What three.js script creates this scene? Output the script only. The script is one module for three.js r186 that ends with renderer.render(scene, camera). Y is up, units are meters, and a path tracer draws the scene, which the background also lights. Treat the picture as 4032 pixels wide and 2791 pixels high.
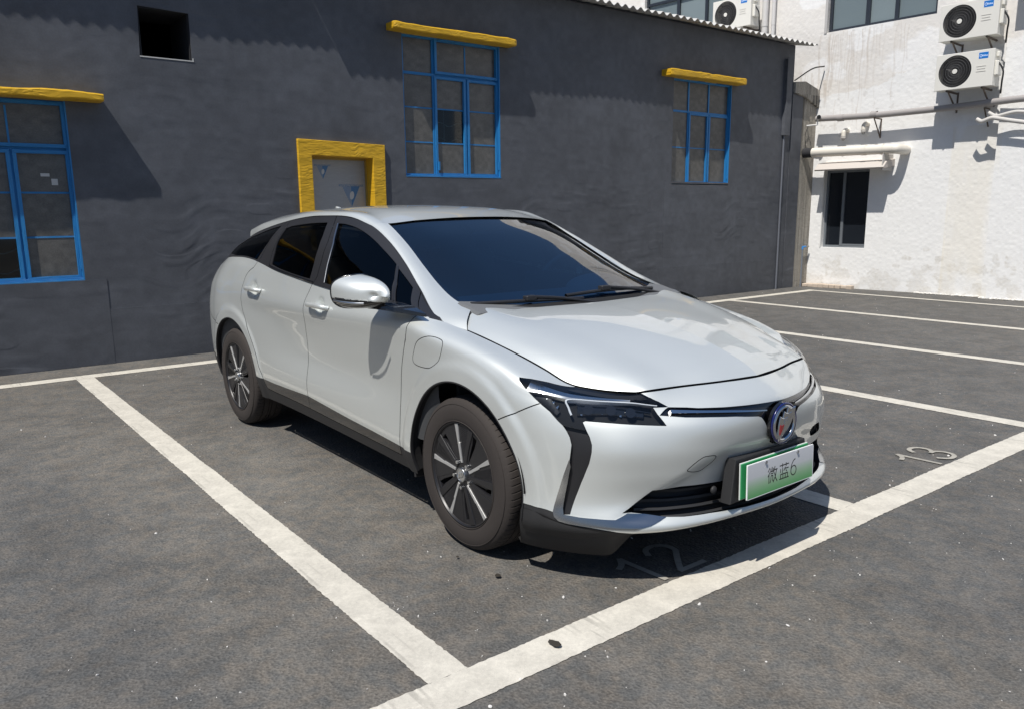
import * as THREE from 'three';
import { mergeGeometries, mergeVertices, toCreasedNormals } from 'three/addons/utils/BufferGeometryUtils.js';
import { RoundedBoxGeometry } from 'three/addons/geometries/RoundedBoxGeometry.js';
import { ConvexGeometry } from 'three/addons/geometries/ConvexGeometry.js';

// World: x runs from the dark wall towards the front line of the bays, y up, z along the wall (the car's right-hand side). Metres.
const scene = new THREE.Scene();
const renderer = new THREE.WebGLRenderer({ antialias: true });
renderer.setSize(1024, 708);
renderer.toneMapping = THREE.LinearToneMapping;
renderer.toneMappingExposure = 1;
renderer.shadowMap.enabled = true;

// camera: hand-held at 1.39 m, turned 142.5 degrees, 11 degrees down, a little rolled; the picture is the upper part of a taller frame
const FRAME = [4032, 2910.45, 2791];
const camera = new THREE.PerspectiveCamera(2 * Math.atan(FRAME[1] / 2 / 3133.14) * 180 / Math.PI, FRAME[0] / FRAME[1], 0.05, 400);
camera.position.set(1.8715, 1.3923, 1.247);
{
  const yaw = -2.4875, pitch = -0.1967, roll = -0.0101;
  const f = new THREE.Vector3(Math.cos(pitch) * Math.cos(yaw), Math.sin(pitch), Math.cos(pitch) * Math.sin(yaw));
  const r = new THREE.Vector3().crossVectors(f, new THREE.Vector3(0, 1, 0)).normalize(), u = new THREE.Vector3().crossVectors(r, f);
  camera.up.copy(u).multiplyScalar(Math.cos(roll)).addScaledVector(r, -Math.sin(roll));
  camera.lookAt(camera.position.clone().add(f));
  camera.setViewOffset(FRAME[0], FRAME[1], 0, 0, FRAME[0], FRAME[2]);
}

// daylight: a clear sky and a high sun over the right-hand side of the car
const SUN = new THREE.Vector3(0.22, 1, 0.57).normalize();
{
  const w = 512, hh = 256, d = new Float32Array(w * hh * 4);
  for (let y = 0; y < hh; y++) for (let x = 0; x < w; x++) {
    const el = ((y + .5) / hh - .5) * Math.PI, az = ((x + .5) / w - .5) * 2 * Math.PI, s = Math.max(0, Math.sin(el)), k = Math.pow(1 - s, 3.2);
    const cs = Math.sin(el) * SUN.y + Math.cos(el) * (Math.cos(az) * SUN.x + Math.sin(az) * SUN.z), glow = .5 * Math.pow(Math.max(0, cs), 24) + .1 * Math.pow(Math.max(0, cs), 4);
    const c = [0.07 + .17 * k + glow, .155 + .16 * k + glow * .95, .345 + .06 * k + glow * .85];
    d.set([...c, 1], (y * w + x) * 4);
  }
  const t = new THREE.DataTexture(d, w, hh, THREE.RGBAFormat, THREE.FloatType); t.mapping = THREE.EquirectangularReflectionMapping; t.magFilter = THREE.LinearFilter; t.needsUpdate = true;
  scene.background = t; scene.environment = t;
}
const sun = new THREE.DirectionalLight(new THREE.Color(1, 0.955, 0.89), 5);
sun.position.copy(SUN).multiplyScalar(30).add(new THREE.Vector3(-3, 0, -3)); sun.target.position.set(-3, 0, -3);
sun.castShadow = true; sun.shadow.mapSize.set(4096, 4096); Object.assign(sun.shadow.camera, { left: -16, right: 16, top: 16, bottom: -16, near: 1, far: 80 });
scene.add(sun, sun.target);
// ---------- small helpers ----------
const V3 = (x, y, z) => new THREE.Vector3(x, y, z);
function rng(seed) { let s = seed >>> 0; return () => { s = (s + 0x6d2b79f5) | 0; let t = Math.imul(s ^ (s >>> 15), 1 | s); t = (t + Math.imul(t ^ (t >>> 7), 61 | t)) ^ t; return ((t ^ (t >>> 14)) >>> 0) / 4294967296; }; }
function turned(g, ...m) { g.applyMatrix4(new THREE.Matrix4().set(...m)); if (g.index) { const x = g.index; for (let i = 0; i < x.count; i += 3) { const t = x.getX(i); x.setX(i, x.getX(i + 1)); x.setX(i + 1, t); } return g; } for (const k of Object.keys(g.attributes)) { const q = g.attributes[k]; for (let i = 0; i < q.count; i += 3) for (let c = 0; c < q.itemSize; c++) { const t = q.array[i * q.itemSize + c]; q.array[i * q.itemSize + c] = q.array[(i + 1) * q.itemSize + c]; q.array[(i + 1) * q.itemSize + c] = t; } } return g; }
const clamp = (x, a, b) => Math.min(b, Math.max(a, x));
const sstep = (a, b, x) => { const t = clamp((x - a) / (b - a), 0, 1); return t * t * (3 - 2 * t); };
const lerp = (a, b, t) => a + (b - a) * t;
// cubic interpolation on uneven knots (Bessel tangents)
function tangents(k, p, ghost) {
  const n = k.length, out = [];
  for (let i = 0; i < n; i++) {
    const d = (a, b) => p[b].map((x, j) => (x - p[a][j]) / (k[b] - k[a]));
    if (i === 0) out.push(ghost ? ghost(d(0, 1)) : d(0, 1));
    else if (i === n - 1) out.push(d(n - 2, n - 1));
    else { const h0 = k[i] - k[i - 1], h1 = k[i + 1] - k[i], a = d(i - 1, i), b = d(i, i + 1); out.push(a.map((x, j) => (x * h1 + b[j] * h0) / (h0 + h1))); }
  }
  return out;
}
function hermite(p0, p1, m0, m1, h, t) {
  const t2 = t * t, t3 = t2 * t, a = 2 * t3 - 3 * t2 + 1, b = (t3 - 2 * t2 + t) * h, c = -2 * t3 + 3 * t2, d = (t3 - t2) * h;
  return p0.map((x, j) => a * x + b * m0[j] + c * p1[j] + d * m1[j]);
}
const dist = (a, b) => Math.hypot(a[0] - b[0], a[1] - b[1], (a[2] ?? 0) - (b[2] ?? 0));
function curve(pts, closed = false) {                       // smooth curve through points; returns f(i) on the index domain
  if (closed) { const n = pts.length, q = [pts[n - 2], pts[n - 1], ...pts, pts[0], pts[1], pts[2]], f = curve(q); return (t) => f(((t % n) + n) % n + 2); }
  const k = [0]; for (let i = 1; i < pts.length; i++) k.push(k[i - 1] + Math.max(1e-6, Math.sqrt(dist(pts[i - 1], pts[i]))));
  const m = tangents(k, pts);
  return (t) => { const i = clamp(Math.floor(t), 0, pts.length - 2); return hermite(pts[i], pts[i + 1], m[i], m[i + 1], k[i + 1] - k[i], t - i); };
}
function curvePts(pts, per = 6, closed = false) { const f = curve(pts, closed), n = closed ? pts.length : pts.length - 1, o = []; for (let i = 0; i < n * per + (closed ? 0 : 1); i++) o.push(f(i / per)); return o; }
// tensor surface through a grid of points: grid[row][col]; mirror = the first column lies on the car's middle plane
function tensor(grid, mirror = true) {
  const R = grid.length, C = grid[0].length;
  const ku = [0], kv = [0];
  for (let j = 1; j < C; j++) { let s = 0; for (const r of grid) s += dist(r[j], r[j - 1]); ku.push(ku[j - 1] + Math.max(1e-5, s / R)); }
  for (let i = 1; i < R; i++) { let s = 0; for (let j = 0; j < C; j++) s += dist(grid[i][j], grid[i - 1][j]); kv.push(kv[i - 1] + Math.max(1e-5, s / C)); }
  const mu = grid.map((r) => tangents(ku, r, mirror ? (d) => [0, 0, d[2]] : null));
  const row = (i, u) => { const j = clamp(Math.floor(u), 0, C - 2); return hermite(grid[i][j], grid[i][j + 1], mu[i][j], mu[i][j + 1], ku[j + 1] - ku[j], u - j); };
  const f = (u, v) => { const p = []; for (let i = 0; i < R; i++) p.push(row(i, u)); const m = tangents(kv, p), i = clamp(Math.floor(v), 0, R - 2); return hermite(p[i], p[i + 1], m[i], m[i + 1], kv[i + 1] - kv[i], v - i); };
  return { f, R, C, ku, kv };
}
// a finely sampled surface that panels are cut from
function master(ten, cell, displace, range) {
  const [u0, u1, v0, v1] = range ?? [0, ten.C - 1, 0, ten.R - 1];
  const us = [], vs = [];
  for (let j = Math.floor(u0); j < Math.ceil(u1); j++) { const a = Math.max(u0, j), b = Math.min(u1, j + 1), n = Math.max(2, Math.ceil((ten.ku[j + 1] - ten.ku[j]) * (b - a) / cell)); for (let k = 0; k < n; k++) us.push(lerp(a, b, k / n)); } us.push(u1);
  for (let i = Math.floor(v0); i < Math.ceil(v1); i++) { const a = Math.max(v0, i), b = Math.min(v1, i + 1), n = Math.max(2, Math.ceil((ten.kv[i + 1] - ten.kv[i]) * (b - a) / cell)); for (let k = 0; k < n; k++) vs.push(lerp(a, b, k / n)); } vs.push(v1);
  const nu = us.length, nv = vs.length, P = new Float32Array(nu * nv * 3), N = new Float32Array(nu * nv * 3);
  for (let i = 0; i < nv; i++) for (let j = 0; j < nu; j++) { const p = ten.f(us[j], vs[i]); if (displace) displace(p); P.set(p, (i * nu + j) * 3); }
  const at = (i, j, k) => P[(i * nu + j) * 3 + k];
  for (let i = 0; i < nv; i++) for (let j = 0; j < nu; j++) {
    const ja = Math.max(0, j - 1), jb = Math.min(nu - 1, j + 1), ia = Math.max(0, i - 1), ib = Math.min(nv - 1, i + 1);
    const a = [0, 1, 2].map((k) => at(i, jb, k) - at(i, ja, k)), b = [0, 1, 2].map((k) => at(ib, j, k) - at(ia, j, k));
    const n = [a[1] * b[2] - a[2] * b[1], a[2] * b[0] - a[0] * b[2], a[0] * b[1] - a[1] * b[0]], l = Math.hypot(...n) || 1;
    N.set([n[0] / l, n[1] / l, n[2] / l], (i * nu + j) * 3);
  }
  const find = (arr, x) => { let lo = 0, hi = arr.length - 2; while (lo < hi) { const m = (lo + hi + 1) >> 1; if (arr[m] <= x) lo = m; else hi = m - 1; } return lo; };
  const S = { us, vs, nu, nv, P, N, ten, flip: 1,
    at(u, v) {
      const j = find(us, u), i = find(vs, v), s = clamp((u - us[j]) / (us[j + 1] - us[j]), 0, 1), t = clamp((v - vs[i]) / (vs[i + 1] - vs[i]), 0, 1);
      const g = (A) => [0, 1, 2].map((k) => lerp(lerp(A[(i * nu + j) * 3 + k], A[(i * nu + j + 1) * 3 + k], s), lerp(A[((i + 1) * nu + j) * 3 + k], A[((i + 1) * nu + j + 1) * 3 + k], s), t));
      const n = g(N), l = Math.hypot(...n) || 1; return { p: g(P), n: n.map((x) => x * S.flip / l) };
    } };
  return S;
}
// ---------- cutting in the (u, v) plane ----------
const area2 = (p) => { let a = 0; for (let i = 0; i < p.length; i++) { const q = p[(i + 1) % p.length]; a += p[i][0] * q[1] - q[0] * p[i][1]; } return a / 2; };
function halfPlane(poly, a, b, keepLeft) {
  const out = [], s = keepLeft ? 1 : -1, side = (p) => s * ((b[0] - a[0]) * (p[1] - a[1]) - (b[1] - a[1]) * (p[0] - a[0]));
  for (let i = 0; i < poly.length; i++) {
    const p = poly[i], q = poly[(i + 1) % poly.length], sp = side(p), sq = side(q);
    if (sp >= 0) out.push(p);
    if ((sp > 0 && sq < 0) || (sp < 0 && sq > 0)) { const t = sp / (sp - sq); out.push([p[0] + (q[0] - p[0]) * t, p[1] + (q[1] - p[1]) * t]); }
  }
  return out;
}
const inPoly = (poly, x, y) => { let c = false; for (let i = 0, j = poly.length - 1; i < poly.length; j = i++) { const a = poly[i], b = poly[j]; if ((a[1] > y) !== (b[1] > y) && x < (b[0] - a[0]) * (y - a[1]) / (b[1] - a[1]) + a[0]) c = !c; } return c; };
function cutter(poly) {
  if (area2(poly) < 0) poly = poly.slice().reverse();
  const tris = THREE.ShapeUtils.triangulateShape(poly.map((p) => new THREE.Vector2(p[0], p[1])), []).map((t) => { const q = t.map((i) => poly[i]); return area2(q) < 0 ? q.reverse() : q; }).filter((q) => area2(q) > 1e-12);
  const bb = (q) => [Math.min(...q.map((p) => p[0])), Math.max(...q.map((p) => p[0])), Math.min(...q.map((p) => p[1])), Math.max(...q.map((p) => p[1]))];
  return { poly, tris: tris.map((q) => ({ q, b: bb(q) })), b: bb(poly) };
}
const apart = (a, b) => a[1] <= b[0] || b[1] <= a[0] || a[3] <= b[2] || b[3] <= a[2];
function split(piece, C) {                                    // convex piece -> [inside pieces, outside pieces]
  const bb = [Infinity, -Infinity, Infinity, -Infinity];
  for (const p of piece) { bb[0] = Math.min(bb[0], p[0]); bb[1] = Math.max(bb[1], p[0]); bb[2] = Math.min(bb[2], p[1]); bb[3] = Math.max(bb[3], p[1]); }
  if (apart(bb, C.b)) return [[], [piece]];
  const P = C.poly; let near = false;
  for (let i = 0; i < P.length && !near; i++) { const a = P[i], b = P[(i + 1) % P.length]; if (!apart(bb, [Math.min(a[0], b[0]) - 1e-9, Math.max(a[0], b[0]) + 1e-9, Math.min(a[1], b[1]) - 1e-9, Math.max(a[1], b[1]) + 1e-9])) near = true; }
  if (!near) return inPoly(P, (bb[0] + bb[1]) / 2, (bb[2] + bb[3]) / 2) ? [[piece], []] : [[], [piece]];
  const inside = []; let rest = [piece];
  for (const { q, b } of C.tris) {
    if (apart(bb, b)) continue;
    const next = [];
    for (let r of rest) {
      for (let e = 0; e < 3 && r.length > 2; e++) { const A = q[e], B = q[(e + 1) % 3], o = halfPlane(r, A, B, false); if (o.length > 2 && Math.abs(area2(o)) > 1e-11) next.push(o); r = halfPlane(r, A, B, true); }
      if (r.length > 2 && Math.abs(area2(r)) > 1e-11) inside.push(r);
    }
    rest = next;
  }
  return [inside, rest];
}
// regions: [name, cutter] in order of priority; what is left over goes to `other`
function carve(S, regions, other) {
  const out = {};
  for (let i = 0; i < S.nv - 1; i++) for (let j = 0; j < S.nu - 1; j++) {
    let rest = [[[S.us[j], S.vs[i]], [S.us[j + 1], S.vs[i]], [S.us[j + 1], S.vs[i + 1]], [S.us[j], S.vs[i + 1]]]];
    for (const [name, C] of regions) {
      const next = [];
      for (const r of rest) { const [a, b] = split(r, C); for (const q of a) (out[name] ??= []).push(q); next.push(...b); }
      rest = next; if (!rest.length) break;
    }
    if (rest.length) (out[other] ??= []).push(...rest);
  }
  return out;
}
function piecesGeometry(S, pieces, offset = 0, mirror = false) {
  const pos = [], nor = [], uv = [], idx = new Map(), ind = [];
  const vert = (q) => { const key = q[0].toFixed(5) + ',' + q[1].toFixed(5); let i = idx.get(key); if (i === undefined) { i = idx.size; idx.set(key, i); const { p, n } = S.at(q[0], q[1]); for (let k = 0; k < 3; k++) { const s = mirror && k === 2 ? -1 : 1; pos.push(s * (p[k] + n[k] * offset)); nor.push(s * n[k]); } uv.push(p[0], p[1]); } return i; };
  for (const piece of pieces) { const v = piece.map(vert); for (let k = 1; k < v.length - 1; k++) { const t = [v[0], v[k], v[k + 1]]; if (t[0] === t[1] || t[1] === t[2] || t[0] === t[2]) continue; if ((S.flip < 0) !== mirror) t.reverse(); ind.push(...t); } }
  const g = new THREE.BufferGeometry();
  g.setAttribute('position', new THREE.Float32BufferAttribute(pos, 3)); g.setAttribute('normal', new THREE.Float32BufferAttribute(nor, 3)); g.setAttribute('uv', new THREE.Float32BufferAttribute(uv, 2)); g.setIndex(ind);
  return g;
}
// a strip of constant real width along a line in the (u, v) plane: the gap between two panels
function gapLine(S, line, width) {
  const pts = []; for (let i = 0; i < line.length - 1; i++) { const n = Math.max(1, Math.ceil(dist(S.at(...line[i]).p, S.at(...line[i + 1]).p) / 0.02)); for (let k = 0; k < n; k++) pts.push([lerp(line[i][0], line[i + 1][0], k / n), lerp(line[i][1], line[i + 1][1], k / n)]); } pts.push(line[line.length - 1]);
  const L = [], Rr = [];
  pts.forEach((q, i) => {
    const a = pts[Math.max(0, i - 1)], b = pts[Math.min(pts.length - 1, i + 1)], e = 1e-3;
    const o = S.at(...q).p, du = S.at(q[0] + e, q[1]).p.map((x, k) => (x - S.at(q[0] - e, q[1]).p[k]) / (2 * e)), dv = S.at(q[0], q[1] + e).p.map((x, k) => (x - S.at(q[0], q[1] - e).p[k]) / (2 * e));
    const d3 = [0, 1, 2].map((k) => (b[0] - a[0]) * du[k] + (b[1] - a[1]) * dv[k]), n = S.at(...q).n;
    const s = [n[1] * d3[2] - n[2] * d3[1], n[2] * d3[0] - n[0] * d3[2], n[0] * d3[1] - n[1] * d3[0]], l = Math.hypot(...s) || 1, w = s.map((x) => x / l * width / 2);
    const E = du.reduce((t, x) => t + x * x, 0), F = du.reduce((t, x, k) => t + x * dv[k], 0), G = dv.reduce((t, x) => t + x * x, 0), wu = w.reduce((t, x, k) => t + x * du[k], 0), wv = w.reduce((t, x, k) => t + x * dv[k], 0), D = E * G - F * F || 1;
    const h = [(wu * G - wv * F) / D, (wv * E - wu * F) / D];
    L.push([q[0] + h[0], q[1] + h[1]]); Rr.push([q[0] - h[0], q[1] - h[1]]);
  });
  const quads = []; for (let i = 0; i < L.length - 1; i++) quads.push(cutter([L[i], L[i + 1], Rr[i + 1], Rr[i]]));
  return quads;
}
// wall that runs inwards from the edge of a cut-out
function wallGeometry(S, loop, depth, mirror = false, closed = true, from = 0) {
  const pts = []; const n = loop.length;
  for (let i = 0; i < (closed ? n : n - 1); i++) { const a = loop[i], b = loop[(i + 1) % n], m = Math.max(1, Math.ceil(dist(S.at(...a).p, S.at(...b).p) / 0.015)); for (let k = 0; k < m; k++) pts.push([lerp(a[0], b[0], k / m), lerp(a[1], b[1], k / m)]); }
  pts.push(closed ? loop[0] : loop[n - 1]);
  const pos = [], ind = [], uv = [];
  pts.forEach((q, i) => { const { p, n: nn } = S.at(...q); for (const d of [from, depth]) { pos.push(p[0] - nn[0] * d, p[1] - nn[1] * d, (mirror ? -1 : 1) * (p[2] - nn[2] * d)); uv.push(i * 0.015, d); } if (i) { const a = 2 * i - 2; ind.push(a, a + 1, a + 2, a + 1, a + 3, a + 2); } });
  const g = new THREE.BufferGeometry(); g.setAttribute('position', new THREE.Float32BufferAttribute(pos, 3)); g.setAttribute('uv', new THREE.Float32BufferAttribute(uv, 2)); g.setIndex(ind); g.computeVertexNormals(); return g;
}
// ---------- the car's master surfaces (metres; x forward, y up, z to the car's right) ----------
// each column of the lower body from the front middle round the right side to the rear middle; rows from the bottom edge to the top edge
const BODY = [
  [[2.13, 0.222, 0], [2.235, 0.25, 0], [2.2, 0.34, 0], [2.215, 0.45, 0], [2.235, 0.54, 0], [2.243, 0.62, 0], [2.232, 0.683, 0], [2.188, 0.718, 0], [2.132, 0.747, 0]],
  [[2.115, 0.222, 0.2], [2.222, 0.25, 0.2], [2.188, 0.34, 0.2], [2.203, 0.45, 0.2], [2.222, 0.54, 0.2], [2.228, 0.62, 0.2], [2.195, 0.683, 0.2], [2.15, 0.716, 0.2], [2.095, 0.7455, 0.2]],
  [[2.08, 0.22, 0.38], [2.192, 0.248, 0.38], [2.155, 0.34, 0.38], [2.168, 0.45, 0.38], [2.182, 0.54, 0.38], [2.175, 0.62, 0.38], [2.125, 0.682, 0.37], [2.09, 0.714, 0.365], [2.045, 0.7425, 0.36]],
  [[2.045, 0.212, 0.53], [2.137, 0.246, 0.53], [2.09, 0.34, 0.53], [2.105, 0.45, 0.53], [2.112, 0.54, 0.53], [2.09, 0.62, 0.525], [2.045, 0.68, 0.52], [2.03, 0.708, 0.515], [2.011, 0.7405, 0.497]],
  [[1.985, 0.2, 0.655], [2.055, 0.245, 0.655], [2.02, 0.34, 0.65], [2.03, 0.45, 0.65], [2.035, 0.54, 0.65], [2.01, 0.62, 0.64], [1.975, 0.682, 0.625], [1.958, 0.712, 0.615], [1.955, 0.732, 0.568]],
  [[1.9, 0.19, 0.75], [1.945, 0.244, 0.76], [1.925, 0.34, 0.752], [1.925, 0.45, 0.752], [1.925, 0.54, 0.752], [1.91, 0.62, 0.745], [1.885, 0.686, 0.73], [1.872, 0.722, 0.71], [1.83, 0.743, 0.65]],
  [[1.79, 0.19, 0.815], [1.825, 0.243, 0.832], [1.815, 0.34, 0.828], [1.815, 0.45, 0.828], [1.815, 0.54, 0.828], [1.81, 0.625, 0.824], [1.797, 0.7, 0.81], [1.787, 0.742, 0.782], [1.765, 0.757, 0.684]],
  [[1.68, 0.195, 0.845], [1.69, 0.245, 0.866], [1.69, 0.34, 0.866], [1.69, 0.45, 0.866], [1.69, 0.54, 0.868], [1.69, 0.64, 0.868], [1.685, 0.728, 0.858], [1.68, 0.778, 0.825], [1.67, 0.795, 0.708]],
  [[1.55, 0.215, 0.85], [1.55, 0.275, 0.872], [1.55, 0.38, 0.878], [1.55, 0.48, 0.88], [1.55, 0.58, 0.882], [1.55, 0.69, 0.882], [1.55, 0.785, 0.868], [1.55, 0.824, 0.83], [1.543, 0.835, 0.73]],
  [[1.34, 0.225, 0.85], [1.34, 0.31, 0.874], [1.34, 0.42, 0.882], [1.34, 0.54, 0.886], [1.34, 0.65, 0.889], [1.34, 0.745, 0.888], [1.34, 0.842, 0.872], [1.34, 0.873, 0.83], [1.344, 0.881, 0.75]],
  [[1.11, 0.225, 0.85], [1.11, 0.32, 0.876], [1.11, 0.43, 0.882], [1.11, 0.57, 0.882], [1.11, 0.69, 0.886], [1.11, 0.79, 0.888], [1.11, 0.88, 0.882], [1.11, 0.912, 0.838], [1.11, 0.927, 0.782]],
  [[0.93, 0.225, 0.85], [0.93, 0.325, 0.876], [0.93, 0.44, 0.878], [0.93, 0.59, 0.876], [0.93, 0.71, 0.881], [0.93, 0.81, 0.885], [0.93, 0.9, 0.885], [0.93, 0.934, 0.862], [0.93, 0.9545, 0.845]],
  [[0.6, 0.235, 0.85], [0.6, 0.335, 0.877], [0.6, 0.45, 0.88], [0.6, 0.6, 0.866], [0.6, 0.71, 0.873], [0.6, 0.805, 0.88], [0.6, 0.897, 0.885], [0.6, 0.943, 0.863], [0.6, 0.971, 0.846]],
  [[0.2, 0.245, 0.85], [0.2, 0.345, 0.878], [0.2, 0.455, 0.885], [0.2, 0.6, 0.864], [0.2, 0.71, 0.869], [0.2, 0.8, 0.877], [0.2, 0.89, 0.885], [0.2, 0.955, 0.863], [0.2, 0.998, 0.847]],
  [[-0.2, 0.252, 0.85], [-0.2, 0.355, 0.879], [-0.2, 0.46, 0.888], [-0.2, 0.6, 0.866], [-0.2, 0.71, 0.866], [-0.2, 0.795, 0.874], [-0.2, 0.885, 0.884], [-0.2, 0.965, 0.863], [-0.2, 1.027, 0.847]],
  [[-0.6, 0.255, 0.85], [-0.6, 0.36, 0.879], [-0.6, 0.46, 0.888], [-0.6, 0.6, 0.874], [-0.6, 0.71, 0.87], [-0.6, 0.795, 0.873], [-0.6, 0.89, 0.883], [-0.6, 0.99, 0.862], [-0.6, 1.06, 0.845]],
  [[-0.9, 0.252, 0.85], [-0.9, 0.36, 0.878], [-0.9, 0.46, 0.886], [-0.9, 0.6, 0.884], [-0.9, 0.71, 0.883], [-0.9, 0.8, 0.881], [-0.9, 0.91, 0.884], [-0.9, 1.03, 0.858], [-0.9, 1.1, 0.836]],
  [[-1.31, 0.26, 0.85], [-1.31, 0.36, 0.876], [-1.31, 0.47, 0.886], [-1.31, 0.62, 0.892], [-1.31, 0.73, 0.893], [-1.31, 0.83, 0.89], [-1.31, 0.94, 0.876], [-1.31, 1.06, 0.838], [-1.31, 1.113, 0.798]],
  [[-1.7, 0.27, 0.845], [-1.7, 0.36, 0.866], [-1.7, 0.47, 0.876], [-1.7, 0.61, 0.88], [-1.7, 0.72, 0.88], [-1.7, 0.83, 0.87], [-1.7, 0.94, 0.846], [-1.7, 1.04, 0.795], [-1.7, 1.09, 0.752]],
  [[-1.99, 0.285, 0.765], [-2, 0.37, 0.785], [-2.01, 0.48, 0.795], [-2.01, 0.61, 0.797], [-2.01, 0.72, 0.794], [-2.005, 0.83, 0.782], [-1.995, 0.93, 0.755], [-1.97, 1.01, 0.71], [-1.94, 1.055, 0.667]],
  [[-2.15, 0.295, 0.5], [-2.17, 0.38, 0.515], [-2.2, 0.49, 0.52], [-2.2, 0.61, 0.52], [-2.18, 0.72, 0.515], [-2.165, 0.83, 0.505], [-2.15, 0.92, 0.49], [-2.09, 0.99, 0.47], [-2.04, 1.03, 0.45]],
  [[-2.2, 0.3, 0], [-2.22, 0.385, 0], [-2.26, 0.495, 0], [-2.26, 0.61, 0], [-2.235, 0.72, 0], [-2.22, 0.83, 0], [-2.2, 0.92, 0], [-2.13, 0.985, 0], [-2.08, 1.025, 0]],
];
const bodyTensor = tensor(BODY[0].map((_, r) => BODY.map((c) => c[r])));
// flared wheel arches
const ARCH = [[1.337, .325, .4], [-1.312, .325, .4]];
function bodyShape(p) {
  if (p[0] > 1.9 && p[1] > .26 && p[1] < .6) { const d = .67 - (p[1] - .3) * 1.55 - p[2]; p[0] -= .02 * sstep(-.02, .12, d) * sstep(.262, .3, p[1]) * (1 - sstep(.44, .56, p[1])); }
  if (p[2] < .6) return;
  for (const [hx, hy] of [[.04, .912], [-.888, .934]]) { const r = Math.hypot((p[0] - hx) / 1.15, p[1] - hy); p[2] -= .02 * Math.exp(-Math.pow(r / .034, 4)); }
  for (const [ax, ay, ar] of ARCH) { const r = Math.hypot(p[0] - ax, p[1] - ay); p[2] += .011 * (1 - sstep(ar + .045, ar + .085, r)) * sstep(.3, .36, r); }
}
const bodyS = master(bodyTensor, .014, bodyShape);
// the bonnet: rows from the rear edge to the front edge, columns from the middle to the shut line
const HOOD = [
  [[1.215, .962, 0], [1.2, .963, .22], [1.165, .963, .44], [1.12, .967, .65], [1.155, .94, .71], [1.225, .905, .763]],
  [[1.36, .95, 0], [1.36, .948, .22], [1.355, .939, .44], [1.35, .922, .638], [1.345, .904, .698], [1.344, .881, .75]],
  [[1.54, .929, 0], [1.54, .923, .21], [1.53, .907, .41], [1.516, .886, .606], [1.53, .865, .672], [1.543, .835, .73]],
  [[1.71, .897, 0], [1.71, .889, .2], [1.69, .872, .39], [1.668, .85, .575], [1.67, .828, .645], [1.67, .795, .708]],
  [[1.85, .862, 0], [1.84, .853, .2], [1.815, .837, .37], [1.785, .8165, .554], [1.775, .793, .624], [1.765, .757, .684]],
  [[1.98, .822, 0], [1.965, .814, .2], [1.93, .8, .36], [1.9, .784, .53], [1.865, .768, .593], [1.83, .743, .65]],
  [[2.08, .782, 0], [2.05, .778, .2], [2.005, .77, .36], [1.962, .762, .512], [1.945, .751, .552], [1.92, .7355, .592]],
  [[2.13, .748, 0], [2.094, .7465, .2], [2.044, .7435, .36], [2.01, .741, .497], [1.995, .7365, .52], [1.982, .734, .54]],
];
const hoodTensor = tensor(HOOD.map((r) => r.map((p) => p.slice())), false);
// roof with its side rails and the pillar that runs down to the bonnet; rows from the bonnet to the spoiler, columns inwards edge -> outer edge
const RAIL = [ // inner edge and lower edge at the side windows, from the bonnet to the spoiler
  [[1.108, .972, .655], [1.235, .904, .766]], [[.98, .999, .645], [1.086, .93, .79]], [[.8, 1.06, .622], [.787, 1.046, .714]], [[.638, 1.136, .598], [.58, 1.149, .664]],
  [[.42, 1.243, .565], [.35, 1.253, .625]], [[.209, 1.334, .544], [.15, 1.325, .61]], [[.02, 1.379, .52], [-.04, 1.366, .618]], [[-.3, 1.402, .51], [-.36, 1.377, .637]],
  [[-.7, 1.409, .5], [-.68, 1.364, .637]], [[-1.1, 1.391, .48], [-1.09, 1.322, .627]], [[-1.5, 1.36, .455], [-1.48, 1.271, .602]], [[-1.88, 1.305, .44], [-1.71, 1.232, .578]],
].map(([i, o], r) => [i, [.4, r > 0 && r < 6 ? .006 : r > 9 ? .016 : .011, .004], [.78, r > 0 && r < 6 ? .004 : r > 9 ? .02 : .011, r > 9 ? .012 : .006], o].map((p, k) => (k % 3 ? [lerp(i[0], o[0], p[0]), lerp(i[1], o[1], p[0]) + p[1], lerp(i[2], o[2], p[0]) + p[2]] : p)));
const ROOFC = [ // the roof between the rails: middle, quarter, and near the rail, from the windscreen's top edge to the spoiler
  [[.285, 1.362, 0], [.275, 1.359, .2], [.25, 1.348, .4]],
  [[.06, 1.405, 0], [.055, 1.402, .2], [.04, 1.394, .38]],
  [[-.3, 1.431, 0], [-.3, 1.428, .2], [-.3, 1.419, .38]],
  [[-.7, 1.433, 0], [-.7, 1.43, .2], [-.7, 1.42, .37]],
  [[-1.1, 1.413, 0], [-1.1, 1.41, .2], [-1.1, 1.398, .35]],
  [[-1.5, 1.38, 0], [-1.5, 1.377, .19], [-1.5, 1.369, .33]],
  [[-1.93, 1.333, 0], [-1.925, 1.33, .18], [-1.91, 1.32, .31]],
];
const railTensor = tensor(RAIL, false);
const roofTensor = tensor(ROOFC.map((r, i) => [...r, ...RAIL[i + 5]]));
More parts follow.
